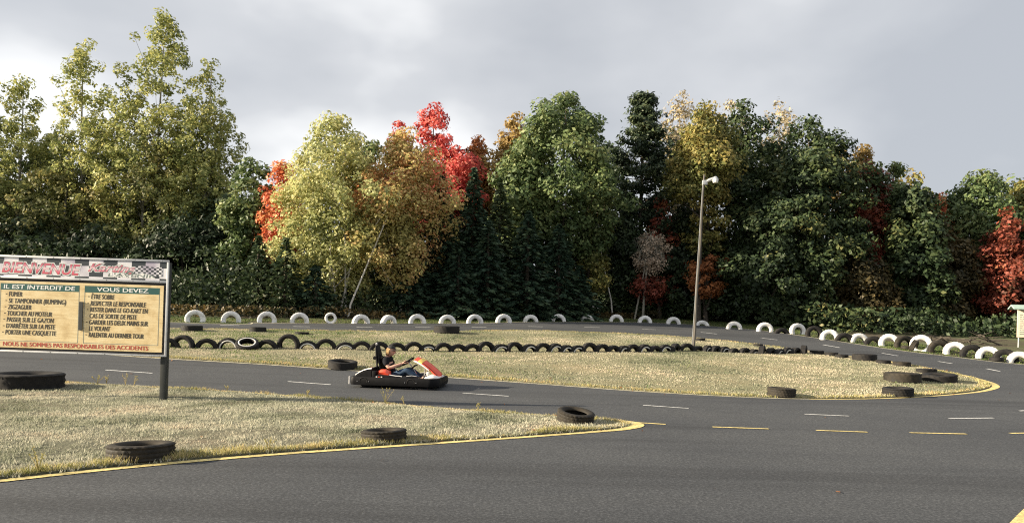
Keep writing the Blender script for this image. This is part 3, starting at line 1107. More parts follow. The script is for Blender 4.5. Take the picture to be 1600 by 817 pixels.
for u0, u1 in ((0.16, 1.52), (1.61, 2.90)):
    bar('heading_band', u0, u1, 0.495, 0.61, M['sign_green'], rp_)
    t = 0.008
    bar('border_line', u0, u0 + t, 0.61, 1.50, M['ink_grey'], rp_)
    bar('border_line', u1 - t, u1, 0.61, 1.50, M['ink_grey'], rp_)
    bar('border_line', u0, u1, 1.50, 1.50 + t, M['ink_grey'], rp_)
bar('handle_bar', 1.535, 1.595, 0.78, 1.28, M['sign_post'], rp_, th=0.02)


def text(body, u0, u1, vc, cap, mat, parent, y=YF - 0.0008, shear=0.0, bold=0.0, spin=0.0, extrude=0.0002, name='lettering', space=1.0, heavy=0.0):
    cu_ = bpy.data.curves.new(name, 'FONT')
    cu_.body = body
    cu_.align_x = 'LEFT'
    cu_.size = cap / 0.69
    cu_.shear = shear
    cu_.offset = bold
    cu_.extrude = extrude
    cu_.space_character = space
    cu_.resolution_u = 3
    cu_.materials.append(mat)
    tmp = bpy.data.objects.new(name, cu_)
    COL.objects.link(tmp)
    bpy.context.view_layer.update()
    me = bpy.data.meshes.new_from_object(tmp.evaluated_get(bpy.context.evaluated_depsgraph_get()))
    bpy.data.objects.remove(tmp)
    co = np.empty(len(me.vertices) * 3, dtype=np.float32)
    me.vertices.foreach_get('co', co)
    co = co.reshape(-1, 3)
    co[:, 1] = np.clip(co[:, 1], -0.3 * cap, 1.4 * cap)
    co[:, 0] -= co[:, 0].min()
    me.vertices.foreach_set('co', co.ravel())
    dx = max(float(co[:, 0].max()), 1e-3)
    if heavy:                               # thicken the strokes: the same letters laid again a hair to the side
        bm = bmesh.new()
        bm.from_mesh(me)
        hx = heavy * dx / max(u1 - u0, 1e-3)
        bmesh.ops.translate(bm, verts=bm.verts, vec=(hx, 0, 0.0002))
        bm.from_mesh(me)
        bmesh.ops.translate(bm, verts=bm.verts, vec=(-hx / 2, 0.002, 0.0002))
        bm.from_mesh(me)
        bm.to_mesh(me)
        bm.free()
    o = bpy.data.objects.new(name, me)
    COL.objects.link(o)
    o.parent = parent
    kx = (u1 - u0) / dx
    o.scale = (kx, 1, 1)
    o.rotation_euler = (R(90), spin, 0)
    o.location = (u0, y, STOP - vc - cap / 2)
    o['kind'] = 'stuff'
    return o


def zu(zx):
    return (zx / 3.268 + 13) / 275 * SW


left_lines = [('FUMER', 45, 112), ('SE TAMPONNER (BUMPING)', 45, 335), ('ZIGZAGUER', 42, 160), ('TOUCHER AU MOTEUR', 40, 266), ('PASSER SUR LE GAZON', 38, 276),
              ('D\u2019ARR\u00caTER SUR LA PISTE', 36, 284), ('PORTER UNE CASQUETTE', 33, 291)]
right_lines = [('\u00caTRE SOBRE', 463, 581), ('RESPECTER LE RESPONSABLE', 461, 741), ('RESTER DANS LE GO-KART EN', 460, 751), ('CAS DE SORTIE DE PISTE', 458, 697),
               ('GARDER LES DEUX MAINS SUR', 457, 753), ('LE VOLANT', 457, 564), ('RALENTIR AU DERNIER TOUR', 456, 734)]
rows_v = [0.683, 0.80, 0.91, 1.022, 1.132, 1.243, 1.355]
for lines, bul in ((left_lines, (0, 1, 2, 3, 4, 5, 6)), (right_lines, (0, 1, 2, 4, 6))):
    for i, (tx, a, b) in enumerate(lines):
        text(tx, zu(a) + 0.012, zu(b) + 0.012, rows_v[i], 0.082, M['ink'], rp_, shear=0.14, heavy=0.006)
        if i in bul:
            bar('bullet_dash', zu(a) - 0.045, zu(a) - 0.018, rows_v[i] - 0.006, rows_v[i] + 0.007, M['ink'], rp_, y=YF - .0002)
text('IL EST INTERDIT DE', zu(22), zu(383), 0.553, 0.07, M['ink_white'], rp_, y=YF - 0.0014, shear=0.08, heavy=0.006)
text('VOUS DEVEZ', zu(495), zu(755), 0.553, 0.07, M['ink_white'], rp_, y=YF - 0.0014, heavy=0.006)
text('NOUS NE SOMMES PAS RESPONSABLES DES ACCIDENTS', zu(27), zu(762), 1.562, 0.072, M['ink_red'], rp_, heavy=0.006)
YH = -0.041
text('BIENVENUE', zu(4), zu(412), 0.208, 0.185, M['ink_white'], hp, y=YH - 0.0003, shear=0.2, bold=0.021, spin=R(0.6))
text('BIENVENUE', zu(7), zu(407), 0.208, 0.180, M['ink_grey'], hp, y=YH - 0.0009, shear=0.2, bold=0.0105, spin=R(0.6))
text('BIENVENUE', zu(9), zu(405), 0.208, 0.178, M['pink'], hp, y=YH - 0.0015, shear=0.2, bold=0.004, spin=R(0.6))
text('Karting', zu(440), zu(702), 0.17, 0.135, M['ink_white'], hp, y=YH - 0.0003, shear=0.42, bold=0.017)
text('Karting', zu(443), zu(698), 0.17, 0.132, M['ink_grey'], hp, y=YH - 0.0009, shear=0.42, bold=0.009)
text('Karting', zu(445), zu(696), 0.17, 0.13, M['pink'], hp, y=YH - 0.0015, shear=0.42, bold=0.003)
text("L'AVENIR", zu(545), zu(790), 0.288, 0.062, M['ink_white'], hp, y=YH - 0.0003, shear=0.1, bold=0.012)
text("L'AVENIR", zu(547), zu(788), 0.288, 0.058, M['ink_grey'], hp, y=YH - 0.0012, shear=0.1, bold=0.001)
# waving chequered flag of the emblem
fl = MB()
n_ = 14
vs, fs = [], []
for i in range(n_ + 1):
    a = i / n_
    u = zu(688) + (zu(828) - zu(688)) * a
    wv = 0.018 * math.sin(a * 5.5)
    hh = 0.055 + 0.022 * a
    vs += [(u - 0.02, YH - 0.0022, STOP - 0.19 + hh + wv), (u - 0.035 + 0.02 * a, YH - 0.0022, STOP - 0.20 - hh + wv)]
for i in range(n_):
    fs.append((2 * i, 2 * i + 1, 2 * i + 3, 2 * i + 2))
fl.add(vs, fs)
fl.build('flag_emblem', M['chequer_small'], hp)

# ------------------------------------------------------------------ lamp pole
M['pole_wood'] = None
mt, n, b = new_mat('weathered_pole')
t = noise(n, 3, 5, 0.6, stretch=(9, 9, 0.5))
r = ramp(n, [(0.3, (0.05, 0.045, 0.04)), (0.7, (0.16, 0.145, 0.125))])
n.links.new(t.outputs['Fac'], r.inputs['Fac'])
n.links.new(r.outputs['Color'], b.inputs['Base Color'])
b.inputs['Roughness'].default_value = 0.85
bump(n, b, t.outputs['Fac'], 0.5, 0.01)
M['pole_wood'] = mt
M['lamp_grey'] = plain('lamp_grey', (0.42, 0.44, 0.45), 0.45, 0.4)
M['lamp_white'] = plain('lamp_white', (0.82, 0.82, 0.8), 0.35, var=0.05)
pb = G(1083, 548)
ptop = P(1100.5, 273, pb.y)
lamp = empty('street_lamp', pb)
tag(lamp, 'slightly leaning wooden lamp pole with white lamp, on the middle island', 'street lamp')
dv = Vector((ptop.x - pb.x, 0, ptop.z - pb.z))
pts = [dv * (i / 10) + Vector((0.012 * math.sin(i * 1.3), 0, 0)) for i in range(-1, 11)]
MB().tube(pts, [0.056 - 0.0022 * i for i in range(12)], 14).build('pole', M['pole_wood'], lamp, smooth=True)
tp = dv
arm = MB().tube([tp + Vector((0.02, 0, -0.28)), tp + Vector((0.16, -0.05, -0.2)), tp + Vector((0.34, -0.10, -0.13))], [0.05, 0.06, 0.05], 10)
arm.build('arm', M['lamp_grey'], lamp, smooth=True)
MB().box(tp.x - .06, tp.x + .1, -0.07, 0.05, tp.z - 0.36, tp.z - 0.2).build('bracket', M['lamp_grey'], lamp, bevel=0.01)
hd = MB().lathe([(0.0, 0.11), (0.05, 0.10), (0.10, 0.04), (0.135, 0.0), (0.13, -0.02)], 20)
h_o = hd.build('lamp_head', M['lamp_grey'], lamp, smooth=True)
h_o.location = tp + Vector((0.36, -0.11, -0.15))
h_o.scale = (0.74,) * 3
bw = MB().lathe([(0.13, -0.021), (0.132, -0.08), (0.112, -0.19), (0.10, -0.2), (0.0, -0.205)], 20)
b_o = bw.build('diffuser', M['lamp_white'], lamp, smooth=True)
b_o.location = h_o.location
b_o.scale = (0.74,) * 3
MB().tube([dv * 0.02 + Vector((-0.058, -0.02, 0)), dv * 0.5 + Vector((-0.048, -0.02, 0)), dv * 0.95 + Vector((-0.04, -0.02, 0))], 0.008, 6).build('conduit', M['lamp_grey'], lamp, smooth=True)

# ------------------------------------------------------------------ notice board by the wood
nb0 = G(1590, 541.5)
note = empty('notice_board', nb0, R(-8))
tag(note, 'small roofed notice board with printed sheet on a pole at far right', 'notice board')
M['note_roof'] = plain('note_roof', (0.30, 0.40, 0.35), 0.6)
M['note_sheet'] = plain('note_sheet', (0.68, 0.58, 0.45), 0.7, var=0.1)
MB().tube([(0.04, 0.03, -0.3), (0.06, 0.03, 1.6)], 0.028, 10).build('post', M['lamp_grey'], note, smooth=True)
MB().tube([(1.50, 0.03, -0.3), (1.52, 0.03, 1.6)], 0.028, 10).build('post', M['lamp_grey'], note, smooth=True)
MB().box(-0.05, 1.6, -0.03, 0.0, 0.42, 1.62).build('sheet', M['note_sheet'], note, bevel=0.004)
MB().add([(-0.3, -0.25, 1.64), (1.85, -0.25, 1.64), (1.85, 0.02, 1.80), (-0.3, 0.02, 1.80), (1.85, 0.29, 1.64), (-0.3, 0.29, 1.64),
          (-0.3, -0.25, 1.70), (1.85, -0.25, 1.70), (1.85, 0.02, 1.86), (-0.3, 0.02, 1.86), (1.85, 0.29, 1.70), (-0.3, 0.29, 1.70)],
         [(0, 1, 2, 3), (3, 2, 4, 5), (6, 9, 8, 7), (9, 11, 10, 8), (0, 6, 7, 1), (5, 4, 10, 11), (0, 3, 9, 6), (3, 5, 11, 9), (1, 7, 8, 2), (2, 8, 10, 4)]).build('roof', M['note_roof'], note)
pm = MB()
for i in range(11):
    z = 1.40 - i * 0.085
    x = 0.05
    while x < 1.45:
        L = random.uniform(0.06, 0.2)
        pm.box(x, min(x + L, 1.5), -0.034, -0.0301, z, z + 0.028)
        x += L + 0.04
pm.build('print_line', M['ink_grey'], note)['kind'] = 'stuff'

# ------------------------------------------------------------------ go-kart
M['kart_black'] = plain('kart_black', (0.006, 0.006, 0.007), 0.6, var=0.5, scale=9, bmp=0.05, spec=0.15)
M['kart_red'] = plain('kart_red', (0.7, 0.075, 0.035), 0.28, var=0.1)
M['kart_white'] = plain('kart_white', (0.74, 0.72, 0.70), 0.35, var=0.06)
M['kart_yellow'] = plain('kart_yellow', (0.85, 0.56, 0.12), 0.45, var=0.06)
M['kart_steel'] = plain('kart_steel', (0.35, 0.35, 0.36), 0.35, 0.9)
M['kart_seat'] = plain('kart_seat', (0.007, 0.007, 0.008), 0.6, spec=0.2)
ka, kb = G(541, 605), G(689, 611)
ka.z = kb.z = 0
kd = (kb - ka).normalized()
krz = math.atan2(kd.y, kd.x)
KL, KW = 1.95, 1.30
kart = empty('go_kart', (0, 0, 0), krz)
mid = (ka + kb) / 2 + Vector((-kd.y, kd.x, 0)) * (KW / 2)
kart.location = mid - kd * (KL / 2)
kart.location.z = float(T(mid.x, mid.y)) + 0.004
KS = (kb - ka).length * 0.925 / KL
kart.scale = (KS,) * 3
mid = (ka + kb) / 2 + Vector((-kd.y, kd.x, 0)) * (KW * KS / 2)
kart.location.x, kart.location.y = (mid - kd * (KL * KS / 2))[:2]
tag(kart, 'black go-kart with red front fairing and white nose driving on the track', 'go-kart')
# local frame: x forward from the rear bumper, y to the driver's left, z up


def rrect(x0, x1, hw, r0, r1, z, n=8):
    """rounded outline of the kart in plan (r0 rear corners, r1 front corners)"""
    res = []
    for cx, cy, rr, a0 in ((x0 + r0, -hw + r0, r0, 180), (x1 - r1, -hw + r1, r1, 270), (x1 - r1, hw - r1, r1, 0), (x0 + r0, hw - r0, r0, 90)):
        for i in range(n + 1):
            a = R(a0 + 90 * i / n)
            res.append((cx + rr * math.cos(a), cy + rr * math.sin(a), z))
    return res


def ring_wall(outer_specs, inner_specs):
    mb = MB()
    rings = [rrect(*s) for s in outer_specs] + [rrect(*s) for s in reversed(inner_specs)]
    rings.append(rings[0])
    mb.loft(rings, caps=False)
    return mb


hw = KW / 2
ring_wall([(0.0, KL, hw, 0.10, 0.22, 0.05), (-0.015, KL + 0.015, hw + 0.015, 0.11, 0.23, 0.10), (-0.015, KL + 0.015, hw + 0.015, 0.11, 0.23, 0.18), (0.0, KL, hw, 0.10, 0.22, 0.225)],
          [(0.10, KL - 0.10, hw - 0.10, 0.08, 0.16, 0.05), (0.10, KL - 0.10, hw - 0.10, 0.08, 0.16, 0.225)]).build('surround_bumper', M['kart_black'], kart, smooth=True, angle=35)
MB().box(0.12, KL - 0.12, -0.30, 0.30, 0.045, 0.06).build('floor_pan', M['kart_steel'], kart)
for s in (-1, 1):
    # side pods: swept boxes with a dip in the middle
    rings = []
    for x, zt, wo in ((0.50, 0.24, 0.60), (0.60, 0.285, 0.61), (0.85, 0.275, 0.61), (1.02, 0.245, 0.60), (1.2, 0.255, 0.60), (1.36, 0.27, 0.59), (1.50, 0.245, 0.57)):
        rings.append([(x, s * 0.33, 0.07), (x, s * wo, 0.07), (x, s * wo, zt - 0.03), (x, s * (wo - 0.04), zt), (x, s * 0.40, zt), (x, s * 0.33, zt - 0.03)])
    MB().loft(rings).build('side_pod', M['kart_black'], kart, smooth=True, angle=35)
    st = MB().tube([(0.86, s * 0.575, 0.282), (1.0, s * 0.572, 0.262), (1.08, s * 0.57, 0.262), (1.14, s * 0.57, 0.252)], 0.009, 8)
    st.build('stripe', M['kart_white'], kart, smooth=True)
    MB().tube([(1.24, s * 0.575, 0.265), (1.36, s * 0.565, 0.277), (1.46, s * 0.55, 0.265)], 0.006, 8).build('stripe', M['kart_white'], kart, smooth=True)
    MB().box(0.53, 0.80, s * 0.28 - 0.10, s * 0.28 + 0.10, 0.10, 0.36).build('fuel_tank' if s < 0 else 'engine_block', M['kart_red'] if s < 0 else M['kart_steel'], kart, bevel=0.045, seg=3)
rt = MB()
rings = []
for x, zt, wv in ((0.60, 0.33, 0.15), (0.64, 0.39, 0.19), (0.74, 0.395, 0.20), (0.82, 0.36, 0.19), (0.85, 0.29, 0.15)):
    rings.append([(x, -0.42 - wv * 0.3, 0.26), (x, -0.56, 0.27), (x, -0.575, zt - 0.06), (x, -0.52, zt - 0.005), (x, -0.42, zt), (x, -0.32, zt - 0.05)])
rt.loft(rings)
rt.build('pod_cover', M['kart_red'], kart, smooth=True, angle=50)
for k in range(3):
    MB().box(0.57 + 0.055 * k, 0.60 + 0.055 * k, -0.622, -0.6105, 0.19, 0.245).build('sticker', M['kart_white' if k != 1 else 'kart_red'], kart)
# rear engine cover: a hump rising towards the seat, striped
rings, srings = [], []
for x, z in ((0.05, 0.225), (0.10, 0.27), (0.18, 0.325), (0.28, 0.375), (0.38, 0.405), (0.46, 0.41)):
    rings.append([(x, yy, zz) for yy, zz in ((-0.60, 0.17), (-0.60, z - 0.05), (-0.54, z - 0.008), (-0.3, z + 0.012), (0, z + 0.015), (0.3, z + 0.012), (0.54, z - 0.008), (0.60, z - 0.05), (0.60, 0.17))])
cv = MB().loft(rings).build('rear_cover', M['kart_black'], kart, smooth=True, angle=50)
for y0, y1, mname in ((-0.585, -0.545, 'kart_white'), (-0.50, -0.43, 'kart_red'), (-0.38, -0.34, 'kart_white'), (0.34, 0.5, 'kart_white')):
    smb = MB()
    pa, pb2 = [], []
    for x, z in ((0.09, 0.27), (0.14, 0.305), (0.18, 0.332), (0.28, 0.382), (0.38, 0.412), (0.455, 0.418)):
        off = (lambda yv: z - 0.002 if abs(yv) > 0.54 else z + 0.01)
        pa.append((x, y0, off(y0) - (0.02 if abs(y0) > .56 else 0) + 0.004)); pb2.append((x, y1, off(y1) + 0.004))
    k = len(pa)
    smb.add(pa + pb2, [(i, i + 1, k + i + 1, k + i) for i in range(k - 1)])
    smb.build('stripe', M[mname], cv)
for s in (-1, 1):
    # wheel-arch rings and bolts pressed into the bumper's flanks
    for xx in (0.30, 1.36):
        MB().tube([(xx + 0.085 * math.cos(R(a)), s * 0.663, 0.135 + 0.075 * math.sin(R(a))) for a in range(-20, 201, 20)], 0.008, 6).build('arch_ring', M['rubber'], kart, smooth=True)
        for k, dx in enumerate((-0.13, 0.12)):
            bo = MB().lathe([(0.0, -0.006), (0.010, -0.004), (0.012, 0.0)], 8, 'y').build('bolt', M['kart_steel'], kart, smooth=True)
            bo.location = (xx + dx, s * 0.667, 0.13)
            bo.rotation_euler = (0, 0, 0 if s < 0 else math.pi)
for y in (-0.60, 0.60):
    MB().tube([(-0.03, y, 0.06), (-0.03, y, 0.23)], 0.012, 8).build('bumper_bolt', M['kart_white'], kart, smooth=True)
# red side flashes just ahead of the rear cover
MB().box(0.47, 0.56, -0.60, -0.42, 0.20, 0.36).build('chain_guard', M['kart_black'], kart, bevel=0.02)
# wheels
for x, y, rad, wd in ((0.30, -0.47, 0.135, 0.19), (0.30, 0.47, 0.135, 0.19), (1.40, -0.46, 0.125, 0.12), (1.40, 0.46, 0.125, 0.12)):
    we = empty('wheel', (x, y, rad))
    we.parent = kart
    MB().lathe([(rad * .55, -wd / 2), (rad * .85, -wd / 2 * 1.02), (rad, -wd / 2 * .8), (rad, wd / 2 * .8), (rad * .85, wd / 2 * 1.02), (rad * .55, wd / 2)], 32, 'y').build('tyre', M['rubber'], we, smooth=True)
    MB().lathe([(0.0, -wd * .30), (rad * .2, -wd * .32), (rad * .3, -wd * .2), (rad * .5, -wd * .25), (rad * .56, -wd * .48), (rad * .56, wd * .48), (0, wd * .3)], 24, 'y').build('rim', M['kart_steel'], we, smooth=True)
MB().tube([(0.30, -0.5, 0.135), (0.30, 0.5, 0.135)], 0.02, 10).build('axle', M['kart_steel'], kart, smooth=True)
# seat shell and tall padded head restraint on its frame
rings = []
for x, z, hwid in ((0.98, 0.13, 0.16), (0.86, 0.075, 0.19), (0.70, 0.085, 0.20), (0.60, 0.17, 0.20), (0.54, 0.34, 0.19), (0.50, 0.52, 0.17), (0.475, 0.60, 0.13)):
    t_ = 0.02
    rings.append([(x, -hwid, z + 0.11), (x + 0.0, -hwid * .7, z + 0.01), (x, 0, z), (x, hwid * .7, z + 0.01), (x, hwid, z + 0.11),
                  (x - t_, hwid + .015, z + 0.11), (x - t_, hwid * .72, z - 0.015), (x - t_, 0, z - 0.025), (x - t_, -hwid * .72, z - 0.015), (x - t_, -hwid - .015, z + 0.11)])
MB().loft(rings).build('seat', M['kart_seat'], kart, smooth=True, angle=60)
for y in (-0.17, 0.17):
    MB().tube([(0.50, y, 0.10), (0.46, y, 0.45), (0.425, y * 0.8, 0.72), (0.40, y * 0.5, 0.88)], 0.02, 10).build('roll_frame', M['kart_black'], kart, smooth=True)
rings = []
for x, z, hh in ((0.485, 0.50, 0.12), (0.465, 0.62, 0.13), (0.435, 0.76, 0.12), (0.408, 0.87, 0.09), (0.395, 0.925, 0.05)):
    rings.append([(x + 0.032, -hh, z), (x + 0.05, -hh * .5, z + .01), (x + 0.052, hh * .5, z + .01), (x + 0.032, hh, z), (x - 0.025, hh, z), (x - 0.035, 0, z), (x - 0.025, -hh, z)])
MB().loft(rings).build('headrest', M['kart_seat'], kart, smooth=True, angle=50)
MB().tube([(0.40, -0.17, 0.62), (0.395, 0.17, 0.62)], 0.042, 12).build('headrest_roller', M['kart_black'], kart, smooth=True)
MB().lathe([(0.0, 0.03), (0.022, 0.02), (0.026, 0.0), (0.02, -0.03)], 12).build('buckle', M['kart_steel'], kart, smooth=True).location = (0.405, -0.05, 0.93)
MB().tube([(0.47, -0.12, 0.68), (0.52, -0.15, 0.60), (0.60, -0.14, 0.66)], 0.015, 8).build('seat_belt', M['kart_black'], kart, smooth=True)
# steering
SC = Vector((1.13, 0, 0.555))
wax = Vector((-0.60, 0, 0.80)).normalized()          # the wheel's axis, up and back
e1 = Vector((0, 1, 0)); e2 = wax.cross(e1).normalized()
wh = MB().tube([SC + (e1 * math.cos(2 * math.pi * i / 36) + e2 * math.sin(2 * math.pi * i / 36)) * 0.145 for i in range(36)], 0.016, 10, closed=True)
sw_ = wh.build('steering_wheel', M['kart_black'], kart, smooth=True)
for a in (90, 210, 330):
    MB().tube([SC, SC + (e1 * math.cos(R(a)) + e2 * math.sin(R(a))) * 0.14], 0.011, 8).build('spoke', M['kart_steel'], sw_, smooth=True)
MB().lathe([(0, .02), (.04, .018), (.045, -.01), (0, -.02)], 16).build('hub', M['kart_black'], sw_, smooth=True).location = SC
MB().tube([SC, SC - wax * 0.25, (1.40, 0, 0.14)], 0.014, 8).build('steering_column', M['kart_steel'], kart, smooth=True)
MB().tube([(1.22, -0.06, 0.40), (1.30, -0.05, 0.47), (1.36, -0.04, 0.485)], [0.012, 0.02, 0.014], 8).build('column_brace', M['kart_black'], kart, smooth=True)
# front fairing: a curved red shield from nose up to the wheel, white flashes, yellow number panel
def fair(u, side):
    """u 0 (nose) .. 1 (top edge); returns point on the upper surface at lateral fraction side"""
    x = 1.915 - 0.555 * u - 0.10 * u * (1 - u)
    z = 0.30 + 0.365 * u + 0.27 * u * (1 - u)
    hwid = 0.20 + 0.03 * math.sin(u * math.pi) - 0.05 * u
    return Vector((x - 0.05 * side * side, side * hwid, z - 0.05 * abs(side) ** 2.2))


def fair_patch(u0, u1, s0, s1, lift, th, nu=14, ns=10):
    top, bot = [], []
    for i in range(nu + 1):
        for j in range(ns + 1):
            p = fair(u0 + (u1 - u0) * i / nu, s0 + (s1 - s0) * j / ns)
            top.append(p + Vector((0.55, 0, 0.83)) * lift)
            bot.append(p + Vector((0.55, 0, 0.83)) * (lift - th))
    k = ns + 1
    N = len(top)
    fs = []
    for i in range(nu):
        for j in range(ns):
            a, b2, c2, d2 = i * k + j, i * k + j + 1, (i + 1) * k + j + 1, (i + 1) * k + j
            fs.append((a, b2, c2, d2))
            fs.append((N + d2, N + c2, N + b2, N + a))
    for i in range(nu):
        fs.append((i * k, (i + 1) * k, N + (i + 1) * k, N + i * k))
        fs.append(((i + 1) * k + ns, i * k + ns, N + i * k + ns, N + (i + 1) * k + ns))
    for j in range(ns):
        fs.append((j + 1, j, N + j, N + j + 1))
        fs.append((nu * k + j, nu * k + j + 1, N + nu * k + j + 1, N + nu * k + j))
    return MB().add(top + bot, fs)


fa = fair_patch(0.0, 1.0, -1, 1, 0.0, 0.035).build('front_fairing', M['kart_red'], kart, smooth=True, angle=50)
fair_patch(0.62, 0.80, -1.03, 1.03, 0.007, 0.045).build('number_panel', M['kart_yellow'], fa, smooth=True, angle=50)
for s in (-1, 1):
    a, b2 = (-1.06, -0.90) if s < 0 else (0.90, 1.06)
    fair_patch(0.30, 0.98, a, b2, -0.024, 0.022, 14, 2).build('flash', M['kart_white'], fa, smooth=True, angle=50)
    fair_patch(0.02, 0.60, (-1.02 if s < 0 else 0.97), (-0.97 if s < 0 else 1.02), 0.003, 0.006, 12, 2).build('trim_line', M['kart_black'], fa, smooth=True, angle=50)
    MB().tube([(1.52, s * 0.13, 0.12), (1.56, s * 0.14, 0.44)], 0.012, 8).build('fairing_stay', M['kart_steel'], kart, smooth=True)
rings = []
for x, z, hh in ((1.60, 0.235, 0.40), (1.68, 0.275, 0.42), (1.78, 0.275, 0.42), (1.86, 0.255, 0.40), (1.91, 0.228, 0.34)):
    rings.append([(x, -hh, 0.12), (x, -hh, z - 0.03), (x, -hh + 0.04, z), (x, 0, z + 0.012), (x, hh - 0.04, z), (x, hh, z - 0.03), (x, hh, 0.12)])
MB().loft(rings).build('nose_cone', M['kart_white'], kart, smooth=True, angle=45)
for y in (-0.14, 0.14):
    MB().box(1.57, 1.585, y - 0.03, y + 0.03, 0.08, 0.28).build('pedal', M['kart_steel'], kart, bevel=0.004)
for y in (-0.36, 0.36):
    MB().box(1.64, 1.70, y - 0.035, y + 0.035, 0.28, 0.36).build('fairing_clip', M['kart_white' if y < 0 else 'kart_black'], kart, bevel=0.012)

# ------------------------------------------------------------------ driver
def skin_mesh(name, verts, edges, radii, root=0, sub=2):
    me = bpy.data.meshes.new(name)
    me.from_pydata(verts, edges, [])
    o = bpy.data.objects.new(name, me)
    COL.objects.link(o)
    sk = o.modifiers.new('skin', 'SKIN')
    sk.use_smooth_shade = True
    sv = me.skin_vertices[0].data
    for i, r_ in enumerate(radii):
        sv[i].radius = (r_, r_) if not isinstance(r_, tuple) else r_
        sv[i].use_root = False
    sv[root].use_root = True
    sb = o.modifiers.new('subdivision', 'SUBSURF')
    sb.levels = sb.render_levels = sub
    bpy.context.view_layer.update()
    dg = bpy.context.evaluated_depsgraph_get()
    res = bpy.data.meshes.new_from_object(o.evaluated_get(dg))
    bpy.data.objects.remove(o)
    res.polygons.foreach_set('use_smooth', [True] * len(res.polygons))
    return res


def join_meshes(name, parts):
    bm = bmesh.new()
    for p in parts:
        bm.from_mesh(p)
    me = bpy.data.meshes.new(name)
    bm.to_mesh(me)
    bm.free()
    me.polygons.foreach_set('use_smooth', [True] * len(me.polygons))
    return me


M['skin'] = plain('skin', (0.56, 0.33, 0.24), 0.5, var=0.06)
M['shirt'] = plain('shirt', (0.007, 0.0075, 0.011), 0.9, var=0.3, bmp=0.1, spec=0.15)
M['jeans'] = plain('jeans', (0.018, 0.045, 0.09), 0.85, var=0.45, scale=14, bmp=0.2)
M['shoe'] = plain('shoe', (0.02, 0.022, 0.025), 0.7)
M['cap'] = plain('cap', (0.014, 0.014, 0.015), 0.8)
M['hair'] = plain('hair', (0.42, 0.27, 0.12), 0.6, var=0.3, scale=40)
person = empty('person', kart.location, krz)
person.scale = kart.scale
tag(person, 'person in black t-shirt, jeans and dark cap driving the go-kart', 'person')
J = dict(pel=(0.77, 0, 0.205), wai=(0.725, 0, 0.33), che=(0.665, 0, 0.50), upc=(0.640, 0, 0.595), nec=(0.668, 0, 0.665), hd0=(0.705, 0, 0.745), hd1=(0.730, 0, 0.81))
V, E_, RR = [], [], []


def jv(p, r_, link_to=None):
    V.append(tuple(p)); RR.append(r_)
    if link_to is not None:
        E_.append((link_to, len(V) - 1))
    return len(V) - 1


pel = jv(J['pel'], (0.135, 0.11)); wai = jv(J['wai'], (0.14, 0.115), pel); che = jv(J['che'], (0.155, 0.12), wai); upc = jv(J['upc'], (0.12, 0.09), che)
nec = jv(J['nec'], 0.052, upc); h0 = jv(J['hd0'], 0.066, nec)
LEG = {}
ARM = {}
for s in (-1, 1):
    hip = jv((0.80, s * 0.10, 0.195), 0.085, pel); kn0 = jv((0.99, s * 0.155, 0.30), 0.072, hip); kn = jv((1.135, s * 0.18, 0.365), 0.058, kn0); sh = jv((1.30, s * 0.165, 0.275), 0.052, kn)
    an = jv((1.455, s * 0.15, 0.165), 0.036, sh); to = jv((1.55, s * 0.15, 0.235), 0.034, an)
    LEG[s] = [V[i] for i in (pel, hip, kn0, kn, sh, an, to)]
    so_ = jv((0.645, s * 0.165, 0.595), 0.07, upc); el0 = jv((0.69, s * 0.235, 0.50), 0.05, so_); el = jv((0.755, s * 0.26, 0.415), 0.043, el0); fa_ = jv((0.87, s * 0.235, 0.445), 0.042, el)
    wr = jv((0.985, s * 0.175, 0.495), 0.029, fa_); pa_ = jv((1.03, s * 0.152, 0.513), (0.034, 0.024), wr)
    ARM[s] = [V[i] for i in (upc, so_, el0, el, fa_, wr, pa_)]
body = skin_mesh('body', V, E_, RR, 0, 2)
parts = [body]
# head: a shaped skull with brow, nose, chin and ears
hm = bmesh.new()
bmesh.ops.create_uvsphere(hm, u_segments=28, v_segments=20, radius=1.0)
for v in hm.verts:
    x, y, z = v.co
    fx = 0.098 * x; fy = 0.074 * y; fz = 0.118 * z
    if z < 0:
        fy *= 1 + 0.28 * z; fx *= 1 + (0.10 * z if x > 0 else 0.30 * z)
    if x > 0:
        fx += 0.028 * math.exp(-((y / 0.16) ** 2)) * math.exp(-((z + 0.17) / 0.20) ** 2)          # nose
        fx += 0.008 * math.exp(-((z - 0.25) / 0.12) ** 2)                                            # brow
        fx -= 0.010 * math.exp(-(((abs(y) - 0.38) / 0.16) ** 2)) * math.exp(-((z - 0.06) / 0.12) ** 2)  # eye sockets
        fx += 0.007 * math.exp(-((z + 0.48) / 0.09) ** 2) * math.exp(-((y / 0.3) ** 2))               # lips
        fx += 0.012 * math.exp(-((z + 0.80) / 0.16) ** 2) * math.exp(-((y / 0.35) ** 2))              # chin
    fy += math.copysign(0.014, y) * math.exp(-((x + 0.05) / 0.14) ** 2) * math.exp(-((z + 0.05) / 0.2) ** 2) * (1 if abs(y) > 0.6 else 0)  # ears
    v.co = (fx, fy, fz)
HM = Matrix.Translation((0.728, 0, 0.785)) @ Matrix.Rotation(R(10), 4, 'Y')
hm.transform(HM)
head_me = bpy.data.meshes.new('head')
hm.to_mesh(head_me); hm.free()
parts.append(head_me)
